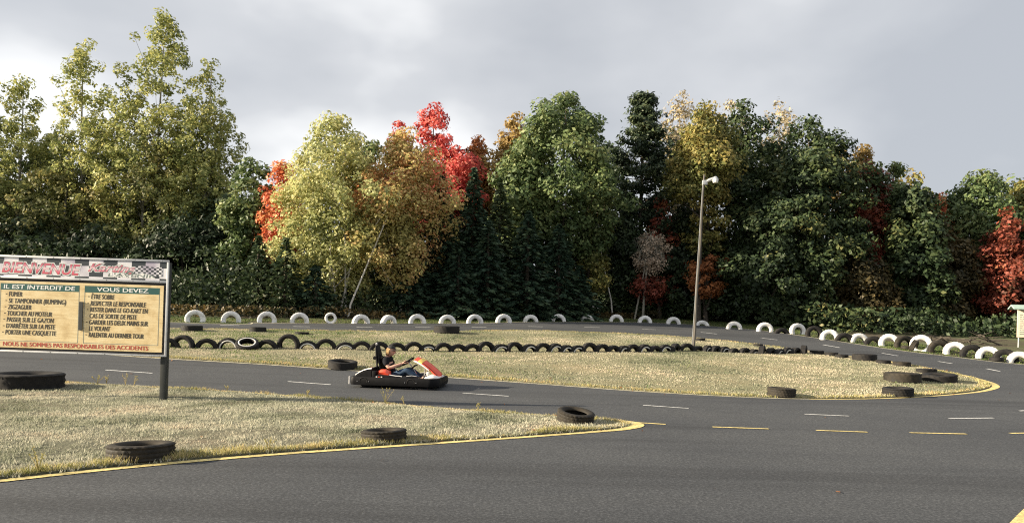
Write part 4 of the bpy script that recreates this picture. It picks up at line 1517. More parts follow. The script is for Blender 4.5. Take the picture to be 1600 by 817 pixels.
# hands closed round the wheel rim
for s in (-1, 1):
    hand = Vector((1.03, s * 0.152, 0.513))
    rim_c = SC + (e1 * s * 0.985 + e2 * (0.17)) * 0.145
    tang = (e2 * s * 0.985 - e1 * 0.17).normalized()
    outw = (rim_c - SC).normalized()
    for k in range(4):
        o_ = (k - 1.5) * 0.021
        base_ = hand.lerp(rim_c, 0.45) + tang * o_ + wax * 0.020 + outw * 0.01
        fv = [hand + tang * o_ * 0.7, base_, rim_c + tang * o_ + wax * 0.028 + outw * 0.004, rim_c + tang * o_ - outw * 0.026 + wax * 0.006, rim_c + tang * o_ - outw * 0.014 - wax * 0.024]
        parts.append(skin_mesh('finger', fv, [(0, 1), (1, 2), (2, 3), (3, 4)], [0.0105, 0.0105, 0.0095, 0.009, 0.0075], 0, 1))
    tv = [hand, hand.lerp(rim_c, 0.4) - wax * 0.02 + tang * 0.03, rim_c - wax * 0.024 + tang * 0.04 - outw * 0.006, rim_c - wax * 0.006 + tang * 0.052 - outw * 0.022]
    parts.append(skin_mesh('thumb', tv, [(0, 1), (1, 2), (2, 3)], [0.013, 0.012, 0.011, 0.009], 0, 1))
link('body', join_meshes('body', parts), M['skin'], person)
# shirt: torso and short sleeves
sv_, se, sr = [], [], []
for p, r_ in ((J['pel'], (0.15, 0.125)), (J['wai'], (0.157, 0.13)), (J['che'], (0.168, 0.132)), (J['upc'], (0.135, 0.10)), ((0.655, 0, 0.645), 0.07)):
    sv_.append(p); sr.append(r_)
    if len(sv_) > 1: se.append((len(sv_) - 2, len(sv_) - 1))
for s in (-1, 1):
    b0 = len(sv_)
    for p, r_ in zip(ARM[s][1:4], (0.084, 0.068, 0.058)):
        q = Vector(p)
        if r_ == 0.058:
            q = Vector(ARM[s][2]).lerp(Vector(ARM[s][3]), 0.55)
        sv_.append(tuple(q)); sr.append(r_)
        se.append((3 if len(sv_) - 1 == b0 else len(sv_) - 2, len(sv_) - 1))
link('shirt', skin_mesh('shirt', sv_, se, sr, 0, 2), M['shirt'], person)
# jeans
jv_, je, jr = [J['pel']], [], [(0.148, 0.12)]
for s in (-1, 1):
    prev = 0
    for p, r_ in zip(LEG[s][1:6], (0.096, 0.083, 0.070, 0.062, 0.052)):
        jv_.append(tuple(p)); jr.append(r_); je.append((prev, len(jv_) - 1)); prev = len(jv_) - 1
link('jeans', skin_mesh('jeans', jv_, je, jr, 0, 2), M['jeans'], person)
for s in (-1, 1):
    a_, t_ = Vector(LEG[s][5]), Vector(LEG[s][6])
    heel = a_ + Vector((0.01, 0, -0.045))
    me = skin_mesh('shoe', [tuple(a_ + Vector((0.0, 0, 0.02))), tuple(heel), tuple(heel.lerp(t_, 0.55) + Vector((0.012, 0, -0.01))), tuple(t_ + Vector((0.01, 0, 0.02)))],
                   [(0, 1), (1, 2), (2, 3)], [0.044, 0.042, (0.046, 0.038), (0.042, 0.03)], 0, 2)
    link('shoe', me, M['shoe'], person)
# cap, visor, hair, eyes
cm = bmesh.new()
bmesh.ops.create_uvsphere(cm, u_segments=28, v_segments=20, radius=1.0)
bmesh.ops.delete(cm, geom=[v for v in cm.verts if v.co.z < 0.16], context='VERTS')
for v in cm.verts:
    v.co = (v.co.x * 0.108 - 0.002, v.co.y * 0.084, v.co.z * 0.112 + 0.018)
cm.transform(HM)
cme = bpy.data.meshes.new('cap')
cm.to_mesh(cme); cm.free()
cme.polygons.foreach_set('use_smooth', [True] * len(cme.polygons))
cap_o = link('cap', cme, M['cap'], person)
sm = cap_o.modifiers.new('thickness', 'SOLIDIFY'); sm.thickness = 0.004
vs = []
for i in range(13):
    a = R(-75 + 150 * i / 12)
    for rr, zz in ((0.098, 0.040), (0.135, 0.030)):
        vs.append(HM @ Vector((rr * math.cos(a) * (1.0 if rr < .11 else 1.08) , rr * 0.78 * math.sin(a), zz - 0.012 * math.sin(a) ** 2)))
vz = MB().add(vs, [(2 * i, 2 * i + 1, 2 * i + 3, 2 * i + 2) for i in range(12)]).build('visor', M['cap'], person, smooth=True)
vz.modifiers.new('thickness', 'SOLIDIFY').thickness = 0.006
hv = MB()
rh = random.Random(5)
for i in range(90):
    a = R(rh.uniform(95, 265))
    st = HM @ Vector((0.093 * math.cos(a), 0.076 * math.sin(a), rh.uniform(-0.01, 0.05)))
    en = st + Vector((-0.012 + rh.uniform(-.012, .006), rh.uniform(-.008, .008), -rh.uniform(0.05, 0.10)))
    mdp = st.lerp(en, 0.5) + Vector((-0.010, 0.012 * math.sin(a), 0.004))
    hv.tube([st, mdp, en], [0.010, 0.009, 0.003], 5)
hv.build('hair', M['hair'], person, smooth=True)
M['eye'] = plain('eye', (0.03, 0.025, 0.02), 0.2)
for s in (-1, 1):
    ey = MB().lathe([(0, 0.008), (0.006, 0.006), (0.009, 0), (0.006, -0.006), (0, -0.008)], 10).build('eye', M['eye'], person, smooth=True)
    ey.location = HM @ Vector((0.082, s * 0.029, 0.008))

# ------------------------------------------------------------------ trees
def LM(key, stops, nscale=0.35, rnd=0.5, transl=0.35):
    M[key] = leaf_mat(key + '_leaf', stops, nscale, rnd, transl)


LM('aspen', [(0.1, (0.116, 0.152, 0.050)), (0.4, (0.252, 0.281, 0.095)), (0.7, (0.452, 0.449, 0.157)), (0.95, (0.630, 0.561, 0.224))], 0.3, 0.6)
LM('aspen_olive', [(0.1, (0.066, 0.090, 0.029)), (0.5, (0.144, 0.150, 0.052)), (0.8, (0.264, 0.228, 0.078)), (0.95, (0.408, 0.288, 0.104))], 0.3, 0.5)
LM('birch', [(0.1, (0.196, 0.227, 0.084)), (0.4, (0.370, 0.389, 0.155)), (0.7, (0.566, 0.540, 0.238)), (0.95, (0.679, 0.605, 0.333))], 0.3, 0.6, 0.4)
LM('birch_orange', [(0.12, (0.28, 0.26, 0.085)), (0.42, (0.5, 0.43, 0.16)), (0.62, (0.64, 0.42, 0.19)), (0.92, (0.7, 0.26, 0.13))], 0.32, 0.45, 0.4)
LM('red', [(0.1, (0.281, 0.031, 0.033)), (0.4, (0.540, 0.075, 0.069)), (0.7, (0.713, 0.188, 0.150)), (0.95, (0.756, 0.375, 0.250))], 0.4, 0.55, 0.4)
LM('orange_red', [(0.1, (0.4, 0.07, 0.035)), (0.45, (0.62, 0.16, 0.075)), (0.75, (0.68, 0.32, 0.13)), (0.95, (0.6, 0.42, 0.16))], 0.4, 0.55, 0.4)
LM('dark_red', [(0.1, (0.06, 0.035, 0.018)), (0.4, (0.19, 0.05, 0.032)), (0.7, (0.33, 0.085, 0.05)), (0.95, (0.36, 0.17, 0.07))], 0.5, 0.5, 0.35)
LM('rust', [(0.1, (0.18, 0.07, 0.025)), (0.5, (0.38, 0.14, 0.05)), (0.9, (0.52, 0.26, 0.09))], 0.4, 0.5)
LM('gold', [(0.1, (0.16, 0.12, 0.03)), (0.5, (0.36, 0.24, 0.08)), (0.9, (0.5, 0.36, 0.13))], 0.4, 0.5)
LM('oak', [(0.1, (0.040, 0.073, 0.026)), (0.45, (0.103, 0.151, 0.055)), (0.75, (0.196, 0.235, 0.088)), (0.97, (0.345, 0.336, 0.132))], 0.35, 0.5, 0.3)
LM('green', [(0.1, (0.017, 0.033, 0.015)), (0.48, (0.042, 0.068, 0.027)), (0.78, (0.1, 0.125, 0.044)), (0.97, (0.23, 0.21, 0.07))], 0.35, 0.5, 0.28)
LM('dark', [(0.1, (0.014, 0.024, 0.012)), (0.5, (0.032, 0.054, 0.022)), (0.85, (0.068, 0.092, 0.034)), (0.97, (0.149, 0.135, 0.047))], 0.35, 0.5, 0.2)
LM('dark_brown', [(0.1, (0.025, 0.025, 0.012)), (0.5, (0.075, 0.06, 0.024)), (0.9, (0.18, 0.12, 0.042))], 0.4, 0.5, 0.3)
LM('yellow_green', [(0.1, (0.07, 0.09, 0.026)), (0.4, (0.16, 0.17, 0.05)), (0.65, (0.33, 0.28, 0.085)), (0.95, (0.52, 0.39, 0.14))], 0.35, 0.45)
LM('pale', [(0.1, (0.22, 0.19, 0.11)), (0.5, (0.4, 0.33, 0.2)), (0.9, (0.55, 0.45, 0.28))], 0.4, 0.5, 0.3)
LM('spruce', [(0.1, (0.014, 0.034, 0.022)), (0.5, (0.036, 0.070, 0.042)), (0.9, (0.096, 0.138, 0.070))], 0.5, 0.6, 0.12)
LM('spruce_light', [(0.1, (0.03, 0.055, 0.026)), (0.5, (0.075, 0.11, 0.05)), (0.9, (0.17, 0.2, 0.09))], 0.5, 0.6, 0.15)
LM('pine', [(0.1, (0.013, 0.027, 0.016)), (0.5, (0.036, 0.059, 0.031)), (0.85, (0.098, 0.121, 0.052)), (0.97, (0.280, 0.230, 0.091))], 0.4, 0.5, 0.2)
LM('straw', [(0.1, (0.3, 0.22, 0.16)), (0.9, (0.62, 0.5, 0.38))], 0.8, 0.7, 0.2)


def mat_bark(name, lo, hi, marks=None):
    mt, n, b = new_mat(name)
    t = noise(n, 6, 5, 0.65, stretch=(2, 2, 0.6))
    r = ramp(n, [(0.3, lo), (0.7, hi)])
    n.links.new(t.outputs['Fac'], r.inputs['Fac'])
    col = r.outputs['Color']
    if marks:
        t2 = noise(n, 5, 3, 0.5, stretch=(1, 1, 5))
        r2 = ramp(n, [(0.60, (1, 1, 1)), (0.68, marks)])
        n.links.new(t2.outputs['Fac'], r2.inputs['Fac'])
        col = mixc(n, col, r2.outputs['Color'], 1.0, 'MULTIPLY')
    n.links.new(col, b.inputs['Base Color'])
    b.inputs['Roughness'].default_value = 0.9
    bump(n, b, t.outputs['Fac'], 0.6, 0.03)
    return mt


M['bark'] = mat_bark('bark', (0.035, 0.028, 0.02), (0.11, 0.09, 0.07))
M['pale_bark'] = mat_bark('pale_bark', (0.15, 0.14, 0.11), (0.33, 0.31, 0.26), (0.3, 0.28, 0.25))
M['birch_bark'] = mat_bark('birch_bark', (0.5, 0.47, 0.42), (0.72, 0.69, 0.63), (0.16, 0.15, 0.14))

PROF = {
    'oval': lambda u: np.sin(np.pi * np.clip(u, 0.02, 0.98) ** 0.85) ** 0.6,
    'round': lambda u: np.sqrt(np.clip(1 - (2 * u - 1) ** 2, 0.02, 1)),
    'column': lambda u: np.clip((1 - u) * 1.7, 0.05, 1) ** 0.75 * np.clip(0.45 + u * 1.6, 0, 1),
    'full': lambda u: np.clip((1 - u) * 2.2, 0.03, 1) ** 0.6 * np.clip(0.75 + u, 0, 1),
    'spire': lambda u: np.clip((1 - u) * 1.5, 0.05, 1) ** 0.62 * np.clip(0.6 + u * 1.5, 0, 1),
    'vase': lambda u: np.clip(0.3 + 1.1 * u, 0, 1) * np.clip((1 - u) * 2.6, 0.1, 1) ** 0.6,
}


def leaf_quads(c, nrm, size, rs, asp=0.58):
    n = len(c)
    t = rs.randn(n, 3)
    t -= nrm * (t * nrm).sum(1, keepdims=True)
    t /= np.linalg.norm(t, axis=1, keepdims=True) + 1e-9
    b = np.cross(nrm, t)
    s = (size * rs.uniform(0.45, 1.6, n))[:, None]
    v = np.empty((n, 4, 3), dtype=np.float32)
    v[:, 0] = c - t * s
    v[:, 1] = c + b * s * asp
    v[:, 2] = c + t * s
    v[:, 3] = c - b * s * asp
    return v.reshape(-1, 3)


def quads_mesh(name, verts):
    return np_mesh(name, verts, np.arange(len(verts)).reshape(-1, 4))


def broad_crown(rs, z0, z1, rad, prof, ncl, per, clr, leaf, shell=0.45, flat=0.7, lobe=0.22, leaders=1):
    if leaders > 1:                         # several upright stems, each with a narrower crown of its own
        V_, C_ = [], []
        a0 = rs.uniform(0, 6.28)
        for k in range(leaders):
            f = 1.0 if k == 0 else rs.uniform(0.58, 0.93)
            rk = rad * (0.78 if k == 0 else rs.uniform(0.4, 0.56))
            off = (rad - rk) * (0.15 if k == 0 else rs.uniform(0.6, 1.0))
            a = a0 + 2 * np.pi * k / max(1, leaders - 1)
            q, c = broad_crown(rs, z0 + (z1 - z0) * rs.uniform(0, 0.12), z0 + (z1 - z0) * f, rk, 'spire' if k == 0 else prof, int(ncl * (0.5 if k == 0 else 0.5 / (leaders - 1))), per, clr, leaf, shell, flat, lobe)
            sh = np.array([off * np.cos(a), off * np.sin(a), 0], dtype=np.float32)
            V_.append(q + sh); C_.append(c + sh)
        return np.concatenate(V_), np.concatenate(C_)
    pf = PROF[prof]
    us = rs.uniform(0, 1, ncl * 6)
    us = us[rs.uniform(0, 1, len(us)) < pf(us)][:ncl]
    n = len(us)
    ang = rs.uniform(0, 2 * np.pi, n)
    p1, p2, p3 = rs.uniform(0, 6.28, 3)
    lob = 1 + lobe * np.sin(2 * ang + p1 + 5 * us) + lobe * 0.7 * np.sin(5 * ang + p2 - 7 * us) + lobe * 0.5 * np.sin(17 * us + p3 + ang)
    r = rad * pf(us) * lob * (shell + (1 - shell) * rs.uniform(0, 1, n) ** 0.6)
    cc = np.stack([r * np.cos(ang), r * np.sin(ang), z0 + (z1 - z0) * us], 1)
    cr_ = clr * rs.uniform(0.55, 1.35, n)
    # leaves of each clump
    cnt = np.maximum(8, (per * (cr_ / clr) ** 2 * rs.uniform(0.6, 1.3, n)).astype(int))
    idx = np.repeat(np.arange(n), cnt)
    g = rs.randn(len(idx), 3)
    g /= np.maximum(1, np.linalg.norm(g, axis=1, keepdims=True) / 1.6)
    pos = cc[idx] + g * (cr_[idx][:, None]) * np.array([0.62, 0.62, 0.62 * flat])
    outw = cc[idx] * np.array([1, 1, 0])
    outw /= np.linalg.norm(outw, axis=1, keepdims=True) + 1e-6
    nrm = outw * 0.45 + g * 0.45 + np.array([0, 0, 0.55]) + rs.randn(len(idx), 3) * 0.55
    nrm /= np.linalg.norm(nrm, axis=1, keepdims=True) + 1e-9
    pos[:, 2] = np.maximum(pos[:, 2], 0.05)
    return leaf_quads(pos, nrm, leaf, rs), cc


def trunk_mesh(rs, top, r0, cc, nl, lean=(0, 0), wob=0.15):
    mb = MB()
    k = 9
    ph = rs.uniform(0, 6.28)
    path = []
    for i in range(k + 1):
        t = i / k
        path.append(Vector((lean[0] * t + wob * math.sin(ph + t * 4) * t, lean[1] * t + wob * math.cos(ph + t * 3.1) * t, -0.2 + (top + 0.2) * t)))
    mb.tube(path, [r0 * (1.25 if i == 0 else 1 - 0.9 * i / k) + 0.012 for i in range(k + 1)], 8)
    if len(cc):
        for i in rs.choice(len(cc), min(nl, len(cc)), replace=False):
            c = Vector(cc[i])
            hd = math.hypot(c.x, c.y)
            zb = max(0.12 * top, c.z - 0.9 * hd - 0.3)
            t = min(0.95, (zb + 0.2) / (top + 0.2))
            a = path[int(t * k)].lerp(path[min(k, int(t * k) + 1)], t * k - int(t * k))
            md = a.lerp(c, 0.5) + Vector((0, 0, -0.08 * hd))
            rr = max(0.012, r0 * (1 - 0.85 * t) * 0.5)
            mb.tube([a, md, c], [rr, rr * 0.6, 0.008], 5, cap=False)
    return mb


def place(px, top, bot, Y):
    pm_ = P(px, (top + max(bot, top + 40)) / 2, Y)
    g_ = float(T(pm_.x, Y))
    return pm_.x, P(px, top, Y).z - g_, max(0.0, P(px, bot, Y).z - g_)


TREES = {}


def broad(name, label, px, top, bot, w, Y, mat, prof='oval', ncl=150, per=80, clr=0.6, leaf=0.11, bark='bark', r0=0.14, nl=18, seed=0, shell=0.45, flat=0.7, lobe=0.22, lean=(0, 0), group='trees of the autumn wood', leaders=1):
    rs = np.random.RandomState(seed * 7 + 13)
    x, z1, z0 = place(px, top, bot, Y)
    rad = w / 2 * Y / FPX
    v, cc = broad_crown(rs, z0 + 0.1, z1 - clr * 0.5, max(0.2, rad - clr * 0.45), prof, ncl, per, clr, leaf, shell, flat, lobe, leaders)
    t = empty(name, (x, Y, float(T(x, Y))))
    tag(t, label, 'tree', group)
    link('crown', quads_mesh('crown', v), M[mat], t)
    trunk_mesh(rs, z1 * 0.93, r0, cc, nl, lean).build('trunk', M[bark], t, smooth=True)
    return t


def conifer(name, label, px, top, bot, w, Y, mat, seed=0, droop=0.25, dens=1.0, group='trees of the autumn wood'):
    rs = np.random.RandomState(seed * 11 + 5)
    x, z1, z0 = place(px, top, bot, Y)
    rad = w / 2 * Y / FPX
    cs, ns, ds = [], [], []
    z = z1 - 0.05
    H = z1 - z0
    limbs = []
    while z > z0 + 0.1:
        u = (z1 - z) / H
        L = rad * (u ** 0.8) * rs.uniform(0.85, 1.12) + 0.05
        nb2 = max(4, int((5 + 6 * u)))
        a0 = rs.uniform(0, 6.28)
        for k in range(nb2):
            a = a0 + 2 * np.pi * k / nb2 + rs.uniform(-.25, .25)
            Lb = L * rs.uniform(0.72, 1.15)
            dirv = np.array([np.cos(a), np.sin(a), 0.0])
            side = np.array([-np.sin(a), np.cos(a), 0.0])
            m_ = max(5, int(Lb * 21 * dens))
            s = np.sqrt(rs.uniform(0.04, 1, m_))
            lat = rs.uniform(-1, 1, m_) * (0.34 * Lb * (1.15 - s)) * 0.9
            zz = z - droop * Lb * s ** 1.3 + 0.10 * Lb * np.maximum(0, s - 0.75) + rs.uniform(-.05, .05, m_)
            pos = dirv[None] * (s * Lb)[:, None] + side[None] * lat[:, None]
            pos[:, 2] = zz
            cs.append(pos)
            d = dirv[None] * 1.0 + side[None] * (np.sign(lat) * rs.uniform(0.2, 0.9, m_))[:, None]
            d[:, 2] = -0.25 + rs.uniform(-.2, .2, m_)
            ds.append(d)
            nn = rs.randn(m_, 3) * 0.55 + np.array([0, 0, 0.65]) + dirv[None] * 0.55
            ns.append(nn)
            if k % 2 == 0 and Lb > 0.4:
                limbs.append((z, a, Lb))
        z -= max(0.10, 0.23 * (0.5 + 0.7 * u))
    c, d, nn = np.concatenate(cs), np.concatenate(ds), np.concatenate(ns)
    d /= np.linalg.norm(d, axis=1, keepdims=True)
    b = np.cross(d, nn)
    b /= np.linalg.norm(b, axis=1, keepdims=True) + 1e-9
    n = len(c)
    s = rs.uniform(0.11, 0.22, n)[:, None]
    v = np.empty((n, 4, 3), dtype=np.float32)
    v[:, 0] = c - d * s; v[:, 1] = c + b * s * 0.36; v[:, 2] = c + d * s; v[:, 3] = c - b * s * 0.36
    t = empty(name, (x, Y, float(T(x, Y))))
    tag(t, label, 'tree', group)
    link('crown', quads_mesh('crown', v.reshape(-1, 3)), M[mat], t)
    mb = MB().tube([(0, 0, -0.2), (0, 0, z1 * 0.5), (0, 0, z1)], [0.16, 0.09, 0.012], 8)
    for (z, a, Lb) in limbs:
        mb.tube([(0, 0, z), (math.cos(a) * Lb * .8, math.sin(a) * Lb * .8, z - droop * Lb * 0.75)], [0.018, 0.006], 4, cap=False)
    mb.build('trunk', M['bark'], t, smooth=True)
    return t


def pine(name, label, px, top, bot, w, Y, seed=0):
    """white pine: a tall straight stem with flat irregular tiers of needle tufts"""
    rs = np.random.RandomState(seed + 400)
    x, z1, z0 = place(px, top, bot, Y)
    rad = w / 2 * Y / FPX
    pos, nrm, limbs = [], [], []
    z = z1 - 0.2
    while z > z0:
        u = (z1 - z) / (z1 - z0)
        for k in range(7):
            a = rs.uniform(0, 6.28)
            Lb = rad * min(1, 0.12 + 1.9 * u) * rs.uniform(0.5, 1.2)
            limbs.append((z, a, Lb))
            for q in range(7):
                s = rs.uniform(0.35, 1)
                cx = np.array([np.cos(a) * Lb * s, np.sin(a) * Lb * s, z + 0.25 * Lb * s * s])
                cx[:2] += rs.uniform(-.25, .25, 2)
                m_ = 26
                g = rs.randn(m_, 3) * np.array([0.20, 0.20, 0.10])
                pos.append(cx + g); nrm.append(g * 2 + rs.randn(m_, 3) * 0.4 + np.array([0, 0, .5]))
        z -= rs.uniform(0.36, 0.58)
    pos, nrm = np.concatenate(pos), np.concatenate(nrm)
    nrm /= np.linalg.norm(nrm, axis=1, keepdims=True)
    t = empty(name, (x, Y, float(T(x, Y))))
    tag(t, label, 'tree', 'trees of the autumn wood')
    link('crown', quads_mesh('crown', leaf_quads(pos, nrm, 0.12, rs, 0.4)), M['pine'], t)
    mb = MB().tube([(0, 0, -0.2), (0, 0, z1 * .5), (0, 0, z1 - .2)], [0.2, 0.12, 0.02], 8)
    for (z, a, Lb) in limbs:
        mb.tube([(0, 0, z), (math.cos(a) * Lb * .6, math.sin(a) * Lb * .6, z + .08 * Lb), (math.cos(a) * Lb, math.sin(a) * Lb, z + .25 * Lb)], [0.03, 0.02, 0.008], 4, cap=False)
    mb.build('trunk', M['bark'], t, smooth=True)
    return t


ASP = dict(prof='oval', leaders=5, ncl=330, per=56, clr=0.37, leaf=0.092, bark='pale_bark', r0=0.13, nl=40, shell=0.25, flat=0.9, lobe=0.3)
broad('aspen_tree', 'yellow-green aspen at the left edge of the picture', 28, 122, 470, 270, 48, 'aspen', seed=1, **{**ASP, 'ncl': 720, 'leaders': 8})
broad('aspen_tree', 'thin airy aspen between the tallest tree and the left edge', 130, 57, 440, 170, 47.5, 'aspen', seed=2, **{**ASP, 'ncl': 420, 'per': 44, 'leaders': 7})
broad('aspen_tree', 'tallest yellow-green aspen, its top near the upper frame', 248, 20, 470, 245, 47, 'aspen', seed=3, **{**ASP, 'ncl': 820, 'leaders': 10})
broad('aspen_tree', 'airy aspen with open crown just right of the tallest tree', 322, 74, 450, 160, 46.5, 'aspen', seed=4, **{**ASP, 'ncl': 540, 'per': 46, 'leaders': 8})
broad('aspen_tree', 'short olive aspen below the thin airy one', 100, 215, 480, 200, 46, 'aspen_olive', seed=5, **{**ASP, 'ncl': 260, 'prof': 'oval'})
broad('aspen_tree', 'olive aspen filling the gap below the tallest tree', 225, 185, 490, 210, 45.5, 'aspen_olive', seed=6, **{**ASP, 'ncl': 260, 'prof': 'oval'})
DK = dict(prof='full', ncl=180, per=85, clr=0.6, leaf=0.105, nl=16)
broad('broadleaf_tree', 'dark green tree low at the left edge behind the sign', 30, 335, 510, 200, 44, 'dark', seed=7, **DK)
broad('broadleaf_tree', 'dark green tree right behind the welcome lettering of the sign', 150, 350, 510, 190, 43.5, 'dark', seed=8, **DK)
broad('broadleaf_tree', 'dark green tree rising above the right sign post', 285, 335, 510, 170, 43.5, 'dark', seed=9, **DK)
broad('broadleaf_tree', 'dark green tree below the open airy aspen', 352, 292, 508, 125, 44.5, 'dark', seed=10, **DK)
broad('broadleaf_tree', 'small round sunlit green tree left of the orange-red maple', 393, 243, 470, 82, 42, 'oak', 'round', 130, 80, 0.55, 0.11, seed=11)
broad('maple_tree', 'orange-red maple glowing left of the yellow birch', 444, 247, 420, 104, 41.5, 'orange_red', 'oval', 170, 80, 0.5, 0.095, seed=12, leaders=4)
broad('broadleaf_tree', 'dark tree under the orange-red maple', 415, 335, 508, 110, 44, 'dark', seed=13, **DK)
conifer('spruce_tree', 'small light-tipped spruce left of the birch stems', 403, 368, 506, 75, 36.8, 'spruce_light', 14)
conifer('spruce_tree', 'small spruce close against the birch stems', 446, 372, 506, 84, 36.4, 'spruce_light', 15)
conifer('spruce_tree', 'low dark spruce in front of the birch foot', 492, 415, 508, 90, 36.6, 'spruce', 16)
# yellow birch clump with white stems
b1 = broad('birch_tree', 'large yellow-green birch with white stems left of the red maple', 520, 176, 475, 180, 38, 'birch', 'oval', 520, 70, 0.44, 0.083, 'birch_bark', 0.085, 26, 17, 0.25, 0.9, 0.3)
for (xa, xb, ya, yb) in ((528, 505, 475, 340), (540, 536, 475, 250), (530, 560, 475, 350)):
    a, b = P(xa, 490, 37.7), P(xb, yb, 37.5)
    a = Vector((a.x, 37.7, b1.location.z - 0.1)) - b1.location; b = b - b1.location
    MB().tube([a, a.lerp(b, .5) + Vector((0.05, 0, 0)), b], [0.055, 0.042, 0.015], 8).build('stem', M['birch_bark'], b1, smooth=True)
b2 = broad('birch_tree', 'orange-tinted birch on a leaning white stem below the red maple', 630, 203, 450, 148, 38.4, 'birch_orange', 'oval', 400, 70, 0.44, 0.083, 'birch_bark', 0.07, 20, 18, 0.25, 0.9, 0.3)
for (xa, ya, xb, yb, xc, yc) in ((548, 475, 590, 375, 628, 285),):
    q = [P(xa, ya, 36.6), P(xb, yb, 36.6), P(xc, yc, 37.0)]
    q = [Vector((q[0].x - 0.1, 36.6, b2.location.z - 0.1))] + q
    MB().tube([p_ - b2.location for p_ in q], [0.05, 0.045, 0.035, 0.012], 8).build('stem', M['birch_bark'], b2, smooth=True)
broad('broadleaf_tree', 'green treetop peeping between the birches', 577, 204, 420, 60, 46, 'oak', 'oval', 90, 70, 0.5, 0.11, seed=19)
broad('maple_tree', 'bright red maple, the reddest tall crown of the wood', 672, 163, 380, 150, 47.5, 'red', 'column', 330, 85, 0.42, 0.092, seed=20, lobe=0.3, leaders=7)
broad('maple_tree', 'smaller red maple leaning out left of the tall red one', 622, 182, 400, 62, 48, 'red', 'column', 90, 75, 0.45, 0.1, seed=21)
broad('maple_tree', 'deep red maple low behind the spruce tops', 718, 228, 360, 84, 46.5, 'red', 'round', 110, 80, 0.5, 0.1, seed=22)
broad('maple_tree', 'slender rust-coloured treetop right of the red maple', 743, 206, 330, 44, 49, 'rust', 'column', 70, 80, 0.42, 0.1, seed=23)
broad('maple_tree', 'golden rust tree left of the big green crown', 765, 226, 380, 100, 50, 'gold', 'round', 120, 75, 0.55, 0.11, seed=24)
broad('broadleaf_tree', 'brownish-gold top behind the left shoulder of the big green crown', 802, 171, 340, 54, 50, 'gold', 'oval', 90, 70, 0.45, 0.11, seed=25)
for i, (px, top, w, Y, m_, lb) in enumerate([
        (640, 350, 100, 38.6, 'spruce', 'dark spruce at the foot of the orange-tinted birch'), (688, 274, 128, 39.6, 'spruce', 'tall dark spruce right beside the orange-tinted birch'),
        (738, 262, 110, 40.6, 'spruce', 'pointed spruce below the slender rust treetop'), (780, 286, 110, 41.0, 'spruce_light', 'pale green spruce left of the big green crown'),
        (762, 345, 130, 39.6, 'spruce', 'broad dark spruce in front of the pale one'), (824, 330, 130, 40.6, 'spruce', 'dark spruce under the big green crown, left side'),
        (872, 350, 125, 41.2, 'spruce', 'dark spruce under the big green crown, right side'), (716, 385, 120, 38.8, 'spruce', 'short spruce in front between two taller ones'),
        (905, 415, 90, 41.8, 'spruce', 'short dark spruce left of the slender white stem')]):
    conifer('spruce_tree', lb, px, top, 505, w, Y, m_, 30 + i, droop=0.3, dens=1.15)
broad('oak_tree', 'biggest green broadleaf crown, sunlit on its left side', 878, 143, 420, 196, 44.2, 'oak', 'oval', 440, 90, 0.6, 0.108, r0=0.22, nl=30, seed=40, shell=0.4, lobe=0.22)
broad('oak_tree', 'lower sunlit green bough mass before the biggest crown', 822, 212, 400, 100, 43, 'oak', 'oval', 150, 80, 0.58, 0.115, seed=41)
pine('pine_tree', 'tall dark pine right of the biggest green crown', 1002, 148, 470, 136, 47.5, 42)
broad('broadleaf_tree', 'dark fill tree at the foot of the tall pine', 975, 330, 503, 110, 47, 'dark', seed=43, **DK)
sb_ = broad('birch_tree', 'slender sparse birch with thin white stem before the dark pine', 930, 240, 440, 62, 45, 'yellow_green', 'oval', 70, 34, 0.4, 0.095, 'birch_bark', 0.06, 20, 44, 0.3, 0.8)
st_ = [P(955, 470, 44.8), P(940, 400, 44.8), P(932, 320, 44.9)]
MB().tube([Vector((st_[0].x + 0.1, 44.8, sb_.location.z - 0.1)) - sb_.location] + [p_ - sb_.location for p_ in st_], [0.05, 0.045, 0.035, 0.015], 8).build('stem', M['birch_bark'], sb_, smooth=True)
broad('maple_tree', 'low yellow and orange sapling beside the slender white stem', 918, 372, 470, 76, 44.2, 'yellow_green', 'round', 60, 60, 0.45, 0.1, seed=45)
broad('maple_tree', 'red-leaved sapling above the round twiggy grey-tan tree', 1032, 305, 480, 52, 46, 'dark_red', 'oval', 60, 60, 0.42, 0.1, seed=46)
# drooping straw-coloured tree
rs = np.random.RandomState(90)
wx, wz1, wz0 = place(1016, 358, 430, 44.0)
wt = empty('twiggy_tree', (wx, 44.0, float(T(wx, 44.0))))
tag(wt, 'small round twiggy grey-tan tree at the dark edge of the wood', 'tree', 'trees of the autumn wood')
wc_ = (wz1 + wz0) / 2
tw = MB()
for i in range(260):                       # bare arching twigs that leave the stem and hang at their ends
    a, el_ = rs.uniform(0, 6.28), rs.uniform(-0.5, 1.3)
    L_ = rs.uniform(0.5, 1.05)
    st0 = Vector((rs.uniform(-.15, .15), rs.uniform(-.15, .15), wc_ + rs.uniform(-0.5, 0.6)))
    d0 = Vector((math.cos(a) * math.cos(el_), math.sin(a) * math.cos(el_), math.sin(el_)))
    p1_ = st0 + d0 * L_ * 0.55 + Vector((0, 0, 0.12))
    p2_ = st0 + d0 * L_ * 0.95
    p3_ = p2_ + Vector((d0.x * 0.12, d0.y * 0.12, -rs.uniform(0.15, 0.5)))
    tw.tube([st0, p1_, p2_, p3_], [0.016, 0.012, 0.009, 0.004], 4, cap=False)
tw.build('twigs', M['pale_bark'], wt)['kind'] = 'stuff'
v, cc = broad_crown(rs, wz0 + 0.1, wz1 - 0.15, 0.85, 'round', 70, 46, 0.3, 0.055, 0.35)
link('crown', quads_mesh('crown', v), M['straw'], wt)
